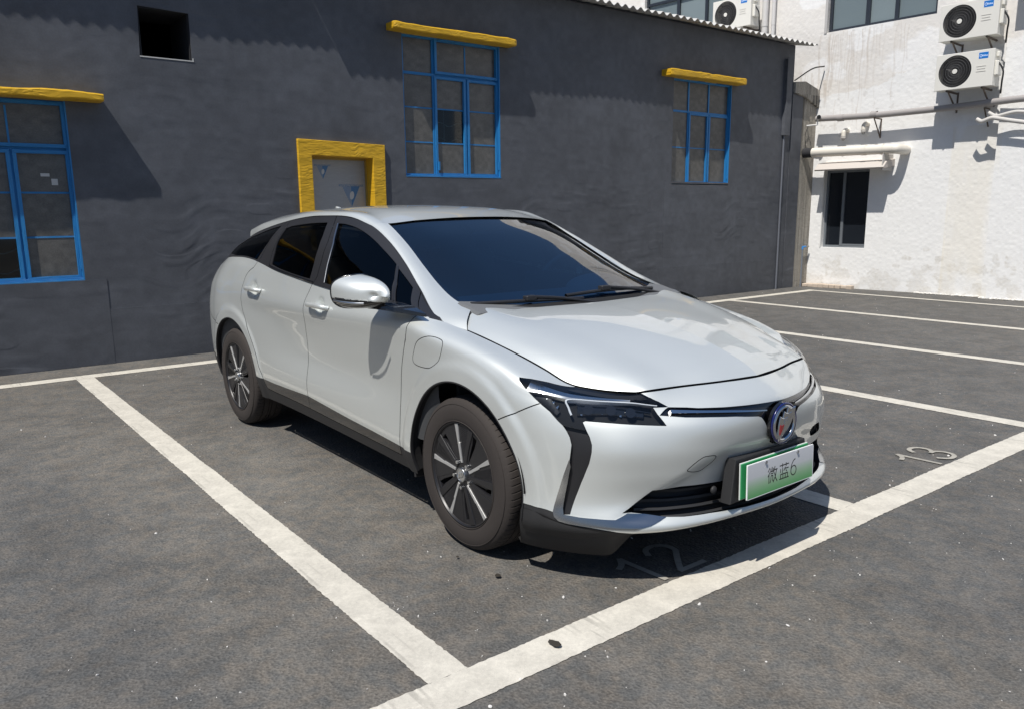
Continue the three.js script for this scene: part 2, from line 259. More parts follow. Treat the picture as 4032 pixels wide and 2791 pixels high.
// windscreen: rows from the roof down to the bonnet, columns from the middle to the pillar
const SCREEN = [
  [[.285, 1.357, 0], [.275, 1.354, .2], [.25, 1.345, .4], [.207, 1.331, .545]],
  [[.5, 1.282, 0], [.49, 1.28, .21], [.465, 1.268, .42], [.42, 1.238, .572]],
  [[.715, 1.19, 0], [.705, 1.188, .22], [.682, 1.172, .44], [.638, 1.132, .601]],
  [[.885, 1.111, 0], [.875, 1.109, .23], [.85, 1.095, .455], [.8, 1.056, .623]],
  [[1.07, 1.022, 0], [1.06, 1.02, .235], [1.035, 1.012, .468], [.98, .994, .646]],
  [[1.235, .942, 0], [1.222, .942, .24], [1.185, .942, .475], [1.1, .95, .657]],
];
const screenTensor = tensor(SCREEN);
// side windows and rear window: rows belt -> mid -> roof, columns from the door mirror round to the middle of the rear window
const GLASSHOUSE = [
  [[1.09, .928, .787], [1.08, .934, .789]], [[.93, .9545, .844], [.85, 1.01, .728]], [[.78, .963, .847], [.67, 1.1, .686]], [[.6, .971, .85], [.5, 1.183, .647]], [[.45, .98, .852], [.37, 1.241, .628]], [[.3, .99, .853], [.23, 1.298, .612]], [[.15, 1.001, .853], [.09, 1.34, .61]], [[0, 1.011, .853], [-.06, 1.364, .617]],
  [[-.3, 1.034, .851], [-.35, 1.375, .634]], [[-.6, 1.06, .847], [-.68, 1.362, .635]], [[-.9, 1.099, .837], [-1.02, 1.328, .628]], [[-1.25, 1.114, .805], [-1.33, 1.289, .613]], [[-1.6, 1.1, .767], [-1.59, 1.25, .592]],
  [[-1.85, 1.07, .702], [-1.77, 1.215, .56]], [[-2.0, 1.04, .5], [-1.86, 1.24, .4]], [[-2.06, 1.03, .25], [-1.9, 1.275, .2]], [[-2.08, 1.025, 0], [-1.92, 1.29, 0]],
];
const glassTensor = tensor([0, .5, 1].map((t) => GLASSHOUSE.map(([a, b], j) => { const p = a.map((x, k) => lerp(x, b[k], t)), h = t === .5 ? .09 * Math.hypot(b[1] - a[1], b[2] - a[2]) : 0; p[j > 13 ? 0 : 2] += j > 13 ? -h : h; if (j === 13) p[0] -= h * .5; return p; })), false);
const glassS = master(glassTensor, .014), hoodS = master(hoodTensor, .016), screenS = master(screenTensor, .03), roofS = master(roofTensor, .016), pillarS = master(railTensor, .014, null, [0, 3, 0, 5]);
hoodS.flip = -1; roofS.flip = -1; pillarS.flip = -1;
// ---------- the car ----------
const car = new THREE.Group(); car.name = 'parked_car'; scene.add(car);
car.position.set(-2.0999, 0, -1.3658); car.rotation.y = 0.009;
car.userData = { label: 'silver five-door electric hatchback parked nose-out in bay 12', category: 'car' };
const M = {};
{
  const P = (o) => new THREE.MeshPhysicalMaterial(o), S = (o) => new THREE.MeshStandardMaterial(o), D = THREE.DoubleSide;
  M.paint = P({ color: new THREE.Color(0.69, 0.715, 0.69), metalness: 0.55, roughness: 0.46, clearcoat: 1, clearcoatRoughness: 0.02, side: D });
  M.gloss = P({ color: new THREE.Color(0.008, 0.008, 0.009), roughness: 0.16, clearcoat: 1, clearcoatRoughness: 0.03, side: D });
  M.satin = S({ color: new THREE.Color(0.016, 0.016, 0.018), roughness: 0.45, side: D });
  M.plastic = S({ color: new THREE.Color(0.022, 0.022, 0.023), roughness: 0.62, side: D });
  M.dark = S({ color: new THREE.Color(0.006, 0.006, 0.007), roughness: 0.9, side: D });
  M.chrome = S({ color: new THREE.Color(0.62, 0.63, 0.64), metalness: 1, roughness: 0.12, side: D });
  M.blade = S({ color: new THREE.Color(0.42, 0.43, 0.44), metalness: 1, roughness: 0.22, side: D });
  M.satinChrome = S({ color: new THREE.Color(0.6, 0.61, 0.62), metalness: 1, roughness: 0.28, side: D });
  M.tint = P({ color: new THREE.Color(0.09, 0.1, 0.1), transmission: 1, thickness: 0, roughness: 0.02, ior: 1.5, side: D, specularIntensity: .4 });
  M.screen = P({ color: new THREE.Color(0.08, 0.2, 0.34), transmission: 1, thickness: 0, roughness: 0.015, ior: 2.1, side: D, specularColor: new THREE.Color(.22, .62, 1) });
  M.lens = P({ color: new THREE.Color(0.9, 0.92, 0.93), transmission: 1, thickness: 0, roughness: 0.02, ior: 1.5, side: D });
  M.red = P({ color: new THREE.Color(0.3, 0.008, 0.012), roughness: 0.15, clearcoat: 1, side: D });
  M.drl = S({ color: new THREE.Color(0.62, 0.64, 0.67), roughness: 0.3, side: D });
  M.rubber = S({ color: new THREE.Color(0.034, 0.028, 0.025), roughness: 0.82, side: D });
  M.rim = S({ color: new THREE.Color(0.014, 0.014, 0.016), roughness: 0.38, side: D });
  M.machined = S({ color: new THREE.Color(0.62, 0.62, 0.61), metalness: .7, roughness: 0.45, side: D });
  M.blue = P({ color: new THREE.Color(0.006, 0.01, 0.09), roughness: 0.2, clearcoat: 1, side: D });
  M.cabin = S({ color: new THREE.Color(0.05, 0.052, 0.055), roughness: 0.8, side: D });
  M.dash = S({ color: new THREE.Color(0.12, 0.125, 0.13), roughness: 0.75, side: D });
}
function part(name, geometry, material, parent = car) { const m = new THREE.Mesh(geometry, material); m.name = name; m.castShadow = m.receiveShadow = true; parent.add(m); return m; }
const flat = (gs) => mergeGeometries(gs.map((g) => { const h = g.index ? g.toNonIndexed() : g; for (const k of Object.keys(h.attributes)) if (!['position', 'normal', 'uv'].includes(k)) h.deleteAttribute(k); if (!h.attributes.uv) h.setAttribute('uv', new THREE.Float32BufferAttribute(new Float32Array(h.attributes.position.count * 2), 2)); return h; }));
bodyS.flip = -1; hoodS.flip = 1; glassS.flip = -1;
// a bar that follows a surface along a path in its (u, v) plane
function barOn(S, path, width, low, high, mirror = false, closed = false, w1 = width) {
  const per = 5, f = curve(path, closed), n = (closed ? path.length : path.length - 1) * per, pos = [], ind = [];
  for (let i = 0; i <= n; i++) {
    const q = f(i / per), q2 = f(i / per + (i === n && !closed ? -.02 : .02)), s = i === n && !closed ? -1 : 1, { p, n: nn } = S.at(...q), d = S.at(...q2).p.map((x, k) => s * (x - p[k]));
    const b = V3(nn[1] * d[2] - nn[2] * d[1], nn[2] * d[0] - nn[0] * d[2], nn[0] * d[1] - nn[1] * d[0]).normalize().multiplyScalar(lerp(width, w1, i / n) / 2).toArray();
    for (const [a, o] of [[-1, low], [-1, high * .7 + low * .3], [-.7, high], [.7, high], [1, high * .7 + low * .3], [1, low]]) pos.push(p[0] + a * b[0] + nn[0] * o, p[1] + a * b[1] + nn[1] * o, (mirror ? -1 : 1) * (p[2] + a * b[2] + nn[2] * o));
    if (i) for (let k = 0; k < 6; k++) { const a = (i - 1) * 6 + k, c = (i - 1) * 6 + (k + 1) % 6; ind.push(a, c, a + 6, c, c + 6, a + 6); }
  }
  if (!closed) for (const o of [0, n * 6]) ind.push(o, o + 1, o + 2, o, o + 2, o + 3, o, o + 3, o + 5, o + 3, o + 4, o + 5);
  let g = new THREE.BufferGeometry(); g.setAttribute('position', new THREE.Float32BufferAttribute(pos, 3)); g.setIndex(ind); g = toCreasedNormals(g, .6); return g;
}
const both = (fn) => flat([fn(false), fn(true)]);
const sides = (fn) => { fn(false); fn(true); };
// --- lines and outlines in the body's (u, v) plane ---
const frontDoorLine = [[10.815, 8.05], [10.869, 7.228], [10.897, 6.421], [10.946, 5.668], [11.025, 5.163], [11.091, 4.593], [11.141, 4.157], [11.192, 3.608], [11.228, 3.094], [11.26, 2.446], [11.29, 1.4], [11.312, .573]];
const bLine = [[13.72, 8.05], [13.751, 7.941], [13.81, 7.176], [13.875, 6.535], [13.892, 6.137], [13.905, 5.508], [13.93, 4.488], [13.93, 3.379], [13.905, 1.914], [13.9, 1.2], [13.928, .63]];
const rearDoorLine = [[16.03, 8.05], [16.051, 7.905], [16.143, 7.334], [16.331, 6.84], [16.398, 6.616], [16.473, 6.088], [16.522, 5.455], [16.515, 5.062], [16.463, 4.605], [16.312, 3.782], [16.133, 3.017], [15.969, 2.345], [15.794, 1.386], [15.77, 1.2], [15.73, .924], [15.646, .693]];
const doorBottom = [[15.646, .693], [15.318, .642], [14.563, .64], [13.928, .63], [13.084, .59], [12.212, .58], [11.312, .573]];
const cladTop = [[15.775, 1.243], [15.176, 1.22], [14.638, 1.274], [13.89, 1.38], [13.363, 1.283], [12.642, 1.167], [11.984, 1.101], [11.268, 1.026]];
const seam = [[6.215, 5.944], [6.925, 5.255], [7.599, 4.515]];
const headlightEdge = [[7.05, 6.8], [7.131, 6.967], [6.819, 7.241], [6.39, 7.522], [5.505, 7.895], [5.2, 8.2], [3.6, 8.2], [3.26, 7.8], [2.96, 7.319], [2.776, 6.866], [2.6, 6.149], [2.945, 6.179], [2.906, 5.699], [2.824, 5.1], [3.289, 5.156], [3.947, 5.242], [4.576, 5.339], [4.86, 5.37], [4.925, 5.305], [4.89, 5.119], [4.852, 4.912], [5.151, 4.99], [5.509, 5.094], [5.616, 5.245], [5.878, 5.662], [6.217, 5.962], [6.697, 6.488]];
const curtainEdge = [[5.509, 5.094], [5.151, 4.99], [4.852, 4.912], [4.787, 4.635], [4.748, 4.308], [4.762, 3.973], [4.822, 3.491], [4.939, 2.951], [5.083, 2.445], [5.209, 2.041], [5.342, 1.578], [5.516, 1.556], [5.518, 1.776], [5.471, 2.1], [5.383, 2.688], [5.318, 3.387], [5.336, 3.6], [5.279, 4.258], [5.323, 4.589], [5.405, 4.862]];
const bladeEdge = [[5.346, 3.626], [5.303, 3.334], [5.383, 2.688], [5.471, 2.1], [5.518, 1.776], [5.516, 1.556], [5.412, 1.557], [5.107, 1.517], [4.659, 1.498], [4.192, 1.473], [3.823, 1.682], [3.349, 1.6], [2.863, 1.464], [3.278, 1.283], [3.772, 1.102], [4.383, 1.131], [4.836, 1.188], [5.412, 1.239], [5.668, 1.303], [5.786, 1.446], [5.813, 1.607], [5.764, 1.831], [5.628, 2.39], [5.49, 2.991]];
const stripTop = [[2.6, 6.149], [1.96, 5.915], [1.419, 5.848], [.834, 5.819], [0, 5.8]], stripLow = [[0, 3.45], [.15, 3.6], [.298, 4.029], [.487, 4.68], [.606, 5.022], [.689, 5.112], [1.232, 5.292], [1.793, 5.396], [2.341, 5.47], [2.879, 5.628]];
const grilleTop = [[0, 2.33], [1.061, 2.34], [1.828, 2.393], [2.313, 2.42], [3.127, 2.427]], grilleSide = [[3.385, 2.177], [3.753, 1.85], [3.98, 1.69]], grilleLow = [[3.72, 1.695], [3.349, 1.6], [2.866, 1.473], [2.44, 1.424], [1.776, 1.4], [.815, 1.301], [0, 1.285]];
const towEdge = curvePts([[2.354, 3.062], [2.316, 3.166], [2.005, 3.578], [1.887, 3.604], [1.697, 3.566], [1.653, 3.479], [1.689, 3.261], [1.822, 3.046], [1.934, 2.939], [2.199, 2.969]], 3, true);
const flapEdge = curvePts([[9.996, 5.959], [9.785, 6.116], [9.607, 6.114], [9.529, 5.963], [9.52, 5.659], [9.584, 5.244], [9.653, 5.001], [9.899, 4.587], [10.082, 4.468], [10.455, 4.373], [10.636, 4.401], [10.696, 4.545], [10.627, 4.919], [10.514, 5.314], [10.35, 5.588]], 3, true);
// (u, v) of the point of the right side at x, y
function onSide(x, y, u = 10, v = 4) { for (let k = 0; k < 40; k++) { const e = .01, p = bodyTensor.f(u, v), a = bodyTensor.f(u + e, v), b = bodyTensor.f(u, v + e), ax = (a[0] - p[0]) / e, ay = (a[1] - p[1]) / e, bx = (b[0] - p[0]) / e, by = (b[1] - p[1]) / e, D = ax * by - ay * bx, dx = x - p[0], dy = y - p[1]; u = clamp(u + clamp((dx * by - dy * bx) / D, -.8, .8), 3, 20.9); v = clamp(v + clamp((ax * dy - ay * dx) / D, -.8, .8), -.3, 7.9); } return [u, v]; }
const archLine = ([ax, ay, ar], n = 40) => { const o = []; let g = ax > 0 ? [10.5, 2] : [15.9, 2]; for (let i = 0; i <= n; i++) { const t = Math.PI * (1.07 - 1.14 * i / n); g = onSide(ax + (ax > 0 ? 1 : -1) * ar * Math.cos(t), ay + ar * Math.sin(t), ...g); o.push(g); } return o; };
const arches = [archLine([1.337, .325, .391]), archLine([-1.312, .325, .393])];
const archCut = arches.map((l) => cutter([...l, [l[l.length - 1][0], -1], [l[0][0], -1]]));
const gaps = [frontDoorLine, bLine, rearDoorLine, doorBottom, seam, [...towEdge, towEdge[0]], [...flapEdge, flapEdge[0]], [[17.611, 3.363], [18.167, 3.598], [19, 4.3], [19.6, 4.6], [21, 4.6]], [[19.35, 4.5], [19.3, 6.2], [19.5, 8]]];
const bodyRegions = [
  ...archCut.map((c) => ['arch', c]),
  ...gaps.flatMap((l, i) => gapLine(bodyS, l, i === 5 || i === 6 ? .0034 : .0044).map((c) => ['gap', c])),
  ...gapLine(bodyS, Array.from({ length: 43 }, (_, i) => [i / 4, 8]), .005).map((c) => ['gap', c]),
  ['headlight', cutter(headlightEdge)],
  ['grille_band', cutter([...stripTop, [-.5, 5.8], [-.5, 3.45], ...stripLow])],
  ['bumper_blade', cutter(bladeEdge)], ['air_curtain', cutter(curtainEdge)],
  ['lower_grille', cutter([[-.5, 2.33], ...grilleTop, ...grilleSide, ...grilleLow, [-.5, 1.285]])],
  ['bumper_valance', cutter([[-.5, -1], [-.5, .868], [1.114, .868], [2.146, .869], [3.124, .826], [3.816, .869], [4.38, 1.055], [4.837, 1.162], [5.412, 1.228], [5.668, 1.303], [5.786, 1.446], [5.813, 1.607], [6.17, 1.701], [6.427, 1.749], [7.2, 1.79], [7.2, -1]])],
  ['sill', cutter([[10.4, 1.03], [11.3, 1.026], ...doorBottom.slice().reverse(), [15.775, 1.243], [16.4, 1.3], [16.4, -1], [10.4, -1]])],
  ['front_door_cladding', cutter([[11.2, 1.026], [11.984, 1.101], [12.642, 1.167], [13.363, 1.283], [13.91, 1.38], [13.91, .3], [11.2, .3]])],
  ['rear_door_cladding', cutter([[13.91, 1.38], [14.638, 1.274], [15.176, 1.22], [15.85, 1.243], [15.85, .3], [13.91, .3]])],
  ['tow_eye_cover', cutter(towEdge)], ['charge_flap', cutter(flapEdge)],
  ['front_door', cutter([...frontDoorLine.slice().reverse(), ...bLine, ...doorBottom.slice(3)])],
  ['rear_door', cutter([...bLine.slice().reverse(), [13.72, 8.3], [16.03, 8.3], ...rearDoorLine, ...doorBottom.slice(0, 4)])],
  ['tail_lamp', cutter([[18.5, 6.9], [18.7, 7.25], [19.3, 7.45], [20.2, 7.35], [20.7, 7.2], [20.7, 6.5], [19.6, 6.3], [19.05, 6.2]])],
  ['rear_valance', cutter([[17.5, -1], [17.5, 1.35], [18.5, 1.5], [19.3, 1.9], [22, 2], [22, -1]])],
  ['rear_bumper', cutter([[17, 3.1], [17.611, 3.363], [18.167, 3.598], [19, 4.3], [19.6, 4.6], [22, 4.6], [22, -1], [17, -1]])],
  ['tailgate', cutter([[19.35, 4], [19.3, 6.2], [19.5, 8.5], [22, 8.5], [22, 4]])],
  ['nose_panel', cutter([[-.5, 5.8], [0, 5.8], [.834, 5.819], [1.419, 5.848], [1.96, 5.915], [2.6, 6.149], [3.4, 8.5], [-.5, 8.5]])],
  ['front_fender', cutter([[11.6, -1], ...frontDoorLine.slice().reverse(), [10.815, 8.5], [5, 8.5], [5, 7.8], ...seam, [7.75, 4.3], [7.75, -1]])],
  ['rear_quarter_panel', cutter([[15.3, -1], [15.646, .693], ...rearDoorLine.slice().reverse(), [16.03, 8.5], [19.9, 8.5], [19.9, -1]])],
];
const cutBody = carve(bodyS, bodyRegions, 'front_bumper');
const panel = (n, off = 0) => (m) => piecesGeometry(bodyS, cutBody[n], off, m);
// pieces that cross the car's middle are one mesh, the others one on each side
part('front_bumper', both(panel('front_bumper')), M.paint);
part('nose_panel', both(panel('nose_panel')), M.paint);
part('rear_bumper', both(panel('rear_bumper')), M.paint);
part('tailgate', both(panel('tailgate')), M.paint);
part('rear_valance', both(panel('rear_valance')), M.plastic);
part('bumper_valance', both(panel('bumper_valance', -.003)), M.plastic);
const doors = {};
sides((m) => {
  for (const n of ['front_fender', 'front_door', 'rear_door', 'rear_quarter_panel']) doors[n + m] = part(n, panel(n)(m), M.paint);
  part('sill', panel('sill')(m), M.plastic);
  part('door_cladding', panel('front_door_cladding')(m), M.gloss, doors['front_door' + m]); part('door_cladding', panel('rear_door_cladding')(m), M.gloss, doors['rear_door' + m]);
  part('charge_flap', panel('charge_flap')(m), M.paint, doors['front_fender' + m]);
  part('tail_lamp', panel('tail_lamp')(m), M.red);
  part('bumper_blade', flat([panel('bumper_blade', .003)(m), wallGeometry(bodyS, bladeEdge, .004, m, true, -.003)]), M.blade);
  part('air_curtain', flat([panel('air_curtain', m ? -.003 : -.014)(m), wallGeometry(bodyS, curtainEdge, m ? .003 : .014, m)]), M.satin);
});
part('tow_eye_cover', panel('tow_eye_cover')(false), M.paint);
// a dark strip under each gap
part('gap_lining', both((m) => flat([...gaps, Array.from({ length: 43 }, (_, i) => [i / 4, 7.98])].map((l) => barOn(bodyS, l, .04, -.014, -.012, m)))), M.dark);
// bonnet, roof, pillars
const cells = (S, keep) => { const o = []; for (let i = 0; i < S.nv - 1; i++) for (let j = 0; j < S.nu - 1; j++) if (!keep || keep(S.us[j], S.vs[i])) o.push([[S.us[j], S.vs[i]], [S.us[j + 1], S.vs[i]], [S.us[j + 1], S.vs[i + 1]], [S.us[j], S.vs[i + 1]]]); return o; };
{
  const rim = [...Array.from({ length: 15 }, (_, i) => [5, i / 2]), ...Array.from({ length: 13 }, (_, i) => [5 - i / 2.4, 7])], rear = Array.from({ length: 11 }, (_, i) => [i / 2, 0]);
  const cut = carve(hoodS, [...gapLine(hoodS, rim, .004), ...gapLine(hoodS, rear, .006)].map((c) => ['gap', c]), 'bonnet');
  part('bonnet', both((m) => flat([piecesGeometry(hoodS, cut.bonnet, 0, m), wallGeometry(hoodS, [...rear.map(([u]) => [u, .02])], .03, m, false)])), M.paint);
  part('gap_lining', both((m) => flat([barOn(hoodS, rim, .05, -.016, -.013, m), barOn(hoodS, rear, .12, -.05, -.045, m)])), M.dark);
  part('roof', both((m) => piecesGeometry(roofS, cells(roofS), 0, m)), M.paint);
  const e = Array.from({ length: 13 }, (_, i) => [i / 2, 6]);
  part('spoiler_edge', both((m) => wallGeometry(roofS, e, .045, m, false)), M.paint);
  sides((m) => {
    part('windscreen_pillar', piecesGeometry(pillarS, cells(pillarS), 0, m), M.paint);
    part('roof_seal', flat([barOn(roofS, Array.from({ length: 13 }, (_, i) => [5, i / 2]), .014, -.016, -.002, m), barOn(pillarS, Array.from({ length: 8 }, (_, i) => [3, 1.2 + i * .54]), .014, -.016, -.002, m)]), M.satin);
  });
  const sc = cells(screenS);
  part('windscreen', both((m) => piecesGeometry(screenS, sc, -.004, m)), M.screen);
  part('windscreen_border', both((m) => piecesGeometry(screenS, sc.filter((q) => q[0][0] > 2.72 || q[0][1] < .22 || q[0][1] > 4.35), -.012, m)), M.satin);
}
// side windows
{
  const G = { front_window: [[7.309, 1.785], [7.096, 1.802], [6.552, 1.797], [5.785, 1.772], [4.940, 1.742], [4.161, 1.728], [3.465, 1.714], [2.874, 1.700], [2.518, 1.252], [2.268, 0.340], [3.889, 0.19], [5.991, 0.127], [6.733, 0.130], [6.794, 0.511], [6.861, 0.954], [7.114, 1.422]],
    quarter_window: [[2.656, 1.664], [1.617, 1.666], [1.174, 0.633], [2.066, 0.342], [2.280, 1.168]],
    rear_window: [[9.196, 1.702], [8.409, 1.752], [7.724, 1.787], [7.538, 1.368], [7.440, 1.015], [7.424, 0.553], [7.448, 0.116], [7.880, 0.105], [8.349, 0.109], [8.861, 0.128], [9.295, 0.163], [9.300, 0.626], [9.368, 1.068], [9.407, 1.629]],
    rear_quarter_window: [[9.81, 1.842], [10.491, 1.796], [11.6, 1.6], [12.6, 1.2], [12.5, .4], [11.509, 0.09], [10.805, 0.104], [10.11, 0.09], [9.82, 1.018]],
    back_window: [[14.2, .2], [16.5, .2], [16.5, 1.85], [14.2, 1.85]] };
  const seams = [[[7.55, 2], [7.213, 1.221], [7.157, .677], [7.186, .234], [7.29, 0]], [[9.5, 2], [9.395, .85], [9.415, 0]], [[9.67, 2], [9.77, 1], [9.995, 0]], [[1.28, 2], [.827, .724], [.864, 0]]];
  const cut = carve(glassS, [...seams.flatMap((l) => gapLine(glassS, l, .004)).map((c) => ['gap', c]), ...Object.entries(G).map(([n, p]) => [n, cutter(p)])], 'window_trim');
  const g = (n, off = 0) => (m) => piecesGeometry(glassS, cut[n], off, m);
  sides((m) => {
    part('window_trim', flat([g('window_trim')(m), ...Object.values(G).map((l) => wallGeometry(glassS, l, .006, m)), ...seams.map((l) => barOn(glassS, l, .03, -.012, -.01, m))]), M.satin);
    part('front_window', g('front_window', -.005)(m), M.tint, doors['front_door' + m]); part('quarter_window', g('quarter_window', -.005)(m), M.tint, doors['front_door' + m]);
    part('rear_window', g('rear_window', -.005)(m), M.tint, doors['rear_door' + m]); part('rear_quarter_window', g('rear_quarter_window', -.003)(m), M.tint, doors['rear_quarter_panel' + m]);
    part('window_strip', barOn(glassS, [[7.3, .05], [8.4, .05], [9.4, .07]], .012, -.002, .003, m), M.gloss, doors['rear_door' + m]);
    part('pillar_seal', barOn(glassS, [[2.76, 1.68], [2.4, 1.21], [2.165, .34]], .014, -.004, .002, m), M.rim, doors['front_door' + m]);
    part('pillar_seal', barOn(glassS, [[7.319, 1.785], [7.124, 1.422], [6.871, .954], [6.804, .511], [6.743, .13]], .008, -.003, .002, m), M.satinChrome, doors['front_door' + m]);
  });
  part('back_window', both(g('back_window', -.004)), M.tint);
}
// --- the face of the car ---
const strip = part('grille_band', both((m) => flat([panel('grille_band', -.012)(m), wallGeometry(bodyS, stripTop, .012, m, false), wallGeometry(bodyS, stripLow, .012, m, false)])), M.gloss);
sides((m) => part('chrome_bar', barOn(bodyS, [[2.6, 5.8], [2.3, 5.745], [1.98, 5.69], [1.3, 5.57], [.75, 5.44], [.46, 5.37]], .02, -.012, .004, m, false, .006), M.chrome, strip));
const grille = part('lower_grille', both((m) => flat([panel('lower_grille', -.06)(m), wallGeometry(bodyS, grilleTop, .06, m, false), wallGeometry(bodyS, [grilleTop[4], ...grilleSide, ...grilleLow], .06, m, false)])), M.plastic);
[[1.52, 2.9], [1.73, 3.55], [1.95, 3.45], [2.18, 3.2]].forEach(([v, u1], k) => part('grille_slat', both((m) => barOn(bodyS, [[0, v - .06], [.8, v - .05], [1.7, v - .02], [2.4, v], [u1, v + .02]], .014, -.06, -.018 - .004 * k, m)), M.plastic, grille));
part('sensor', new THREE.SphereGeometry(.016, 20, 12).scale(.6, 1, 1).translate(2.168, .356, .3), M.plastic, grille);
sides((m) => {
  const lamp = part('headlight', flat([panel('headlight', -.04)(m), wallGeometry(bodyS, headlightEdge, .042, m)]), M.dark);
  part('lens', panel('headlight', -.001)(m), M.lens, lamp);
  part('bezel', barOn(bodyS, [[6.75, 6.98], [6.45, 7.14], [6, 7.26], [5.4, 7.3], [5, 7.36], [4.3, 7.42], [3.6, 7.3]], .06, -.03, -.012, m, false, .008), M.satinChrome, lamp);
  part('daytime_light', barOn(bodyS, [[5.235, 5.66], [5.328, 6.093], [5.42, 6.5], [5.4, 6.85], [5.25, 7.0], [4.913, 7.1], [4.183, 7.115], [3.441, 6.95], [2.811, 6.5]], .009, -.03, -.012, m, false, .005), M.drl, lamp);
  part('lamp_module', flat([barOn(bodyS, [[5.05, 6.1], [4.2, 6.2], [3.2, 5.85]], .05, -.04, -.028, m, false, .03), barOn(bodyS, [[5.1, 6.45], [4.2, 6.42], [3.4, 6.08], [3, 5.9]], .004, -.03, -.02, m)]), M.gloss, lamp);
  for (const [u, v] of [[4.75, 6.05], [4.15, 6.05], [3.6, 5.9]]) { const { p, n } = bodyS.at(u, v), q = new THREE.CylinderGeometry(.019, .015, .02, 20).rotateX(Math.PI / 2); q.applyQuaternion(new THREE.Quaternion().setFromUnitVectors(V3(0, 0, 1), V3(n[0], n[1], n[2]))); q.translate(p[0] - n[0] * .024, p[1] - n[1] * .024, p[2] - n[2] * .024); if (m) q.scale(1, 1, -1); part('projector', q, M.gloss, lamp); }
  for (const [u, v, a] of [[6.1, 6.5, .2], [5.85, 6.25, -.1], [5.7, 5.95, .15], [4.95, 5.75, .3], [4.4, 5.9, -.3], [3.9, 5.75, .2]]) part('reflector_facet', barOn(bodyS, [[u, v], [u - .06, v + .16 + a * .2]], .012, -.036, -.03, m, false, .004), M.chrome, lamp);
  part('reflector', barOn(bodyS, [[6.4, 6.55], [5.95, 6.1], [5.65, 5.65]], .045, -.038, -.03, m, false, .02), M.rim, lamp);
});
// emblem: a chrome ring with three shields on a black ground inside a blue rim
{
  const c = bodyS.at(.0, 4.42), e = part('emblem', new THREE.CylinderGeometry(.083, .085, .012, 48).rotateZ(-Math.PI / 2).translate(2.246, .582, 0), M.gloss);
  const tilt = (g) => g.rotateY(Math.PI / 2).translate(2.256, .582, 0);
  part('blue_rim', tilt(new THREE.TorusGeometry(.0775, .005, 12, 64)), M.blue, e);
  part('chrome_ring', tilt(new THREE.TorusGeometry(.066, .0078, 14, 64)), M.chrome, e);
  const sh = (r = 1.2) => { const s = new THREE.Shape(); s.moveTo(-.019 * r, .036 * r); s.quadraticCurveTo(0, .028 * r, .019 * r, .04 * r); s.quadraticCurveTo(.022 * r, 0, -.004 * r, -.038 * r); s.quadraticCurveTo(-.02 * r, -.01 * r, -.019 * r, .036 * r); return s; };
  const col = [M.red, M.chrome, M.satinChrome];
  for (let k = 0; k < 3; k++) {
    const g = new THREE.ExtrudeGeometry(sh(), { depth: .004, bevelEnabled: true, bevelSize: .003, bevelThickness: .003, bevelSegments: 2, curveSegments: 10 }).rotateZ(-.25).translate(.026 * (k - 1), .016 * (k - 1), .004 - .001 * k);
    part('shield', tilt(g), M.chrome, e);
    if (k < 2) part('shield_field', tilt(new THREE.ExtrudeGeometry(sh(.55), { depth: .003, bevelEnabled: false, curveSegments: 8 }).rotateZ(-.25).translate(.026 * (k - 1) - .006, .016 * (k - 1) - .004, .0095)), col[k], e);
  }
}
// wheel wells and floor
{
  const floor = part('underbody', new THREE.BoxGeometry(3.6, .04, 1.35).translate(-.1, .2, 0), M.dark);
  part('front_undertray', flat([new THREE.BoxGeometry(.5, .02, 1.0).translate(1.75, .22, 0)]), M.dark, floor);
  sides((m) => {
    const s = m ? -1 : 1;
    ARCH.forEach(([ax, ay], k) => {
      const line = arches[k], _ = 0;
      // cylinder arc centred on the top
      const arc = new THREE.CylinderGeometry(.405, .405, .32, 44, 1, true, -1.5, 3.0).rotateX(-Math.PI / 2).translate(ax, ay, s * .715);
      part('wheel_arch_liner', flat([arc, new THREE.CircleGeometry(.405, 40, -.1, Math.PI + .2).translate(ax, ay, s * .56), wallGeometry(bodyS, line, .05, m, false)]), M.dark);
      part('arch_edge', barOn(bodyS, line, .008, -.012, .001, m), M.satin);
    });
    // flap behind the front wheel and the corner in front of it
    part('mud_flap', new RoundedBoxGeometry(.012, .26, .2, 2, .005).translate(.925, .33, s * .76), M.plastic);
  });
  // air dam under the front bumper
  const dam = []; const line = [[0, .868], [1.114, .868], [2.146, .869], [3.124, .84], [3.816, .88], [4.38, 1.0], [5, 1.12], [5.6, 1.25], [6.2, 1.5], [6.75, 1.6]].map((q) => bodyS.at(q[0], q[1]).p), f = curve(line), N = 60;
  for (const m of [1, -1]) { const pos = [], ind = []; for (let i = 0; i <= N; i++) { const t = i / N * 9, p = f(t), k = sstep(2.5, 5, t), b = lerp(.205, .125, k), i0 = .05 * (1 - k), q = [[p[0] - i0, p[1] - i0 * .2, p[2]], [p[0] - .012 - i0, p[1] - .015, p[2] * .995], [p[0] - .06 + .02 * k - i0, lerp(p[1], b, .45), p[2] * .975], [p[0] - .085 + .03 * k - i0, b, p[2] * .955], [p[0] - .11 - i0, b, p[2] * .92]]; for (const v of q) pos.push(v[0], v[1], m * v[2]); if (i) for (let c = 0; c < 4; c++) { const a = (i - 1) * 5 + c; ind.push(a, a + 1, a + 5, a + 1, a + 6, a + 5); } } const g = new THREE.BufferGeometry(); g.setAttribute('position', new THREE.Float32BufferAttribute(pos, 3)); g.setIndex(ind); g.computeVertexNormals(); dam.push(g); }
  part('air_dam', flat(dam), M.plastic);
}
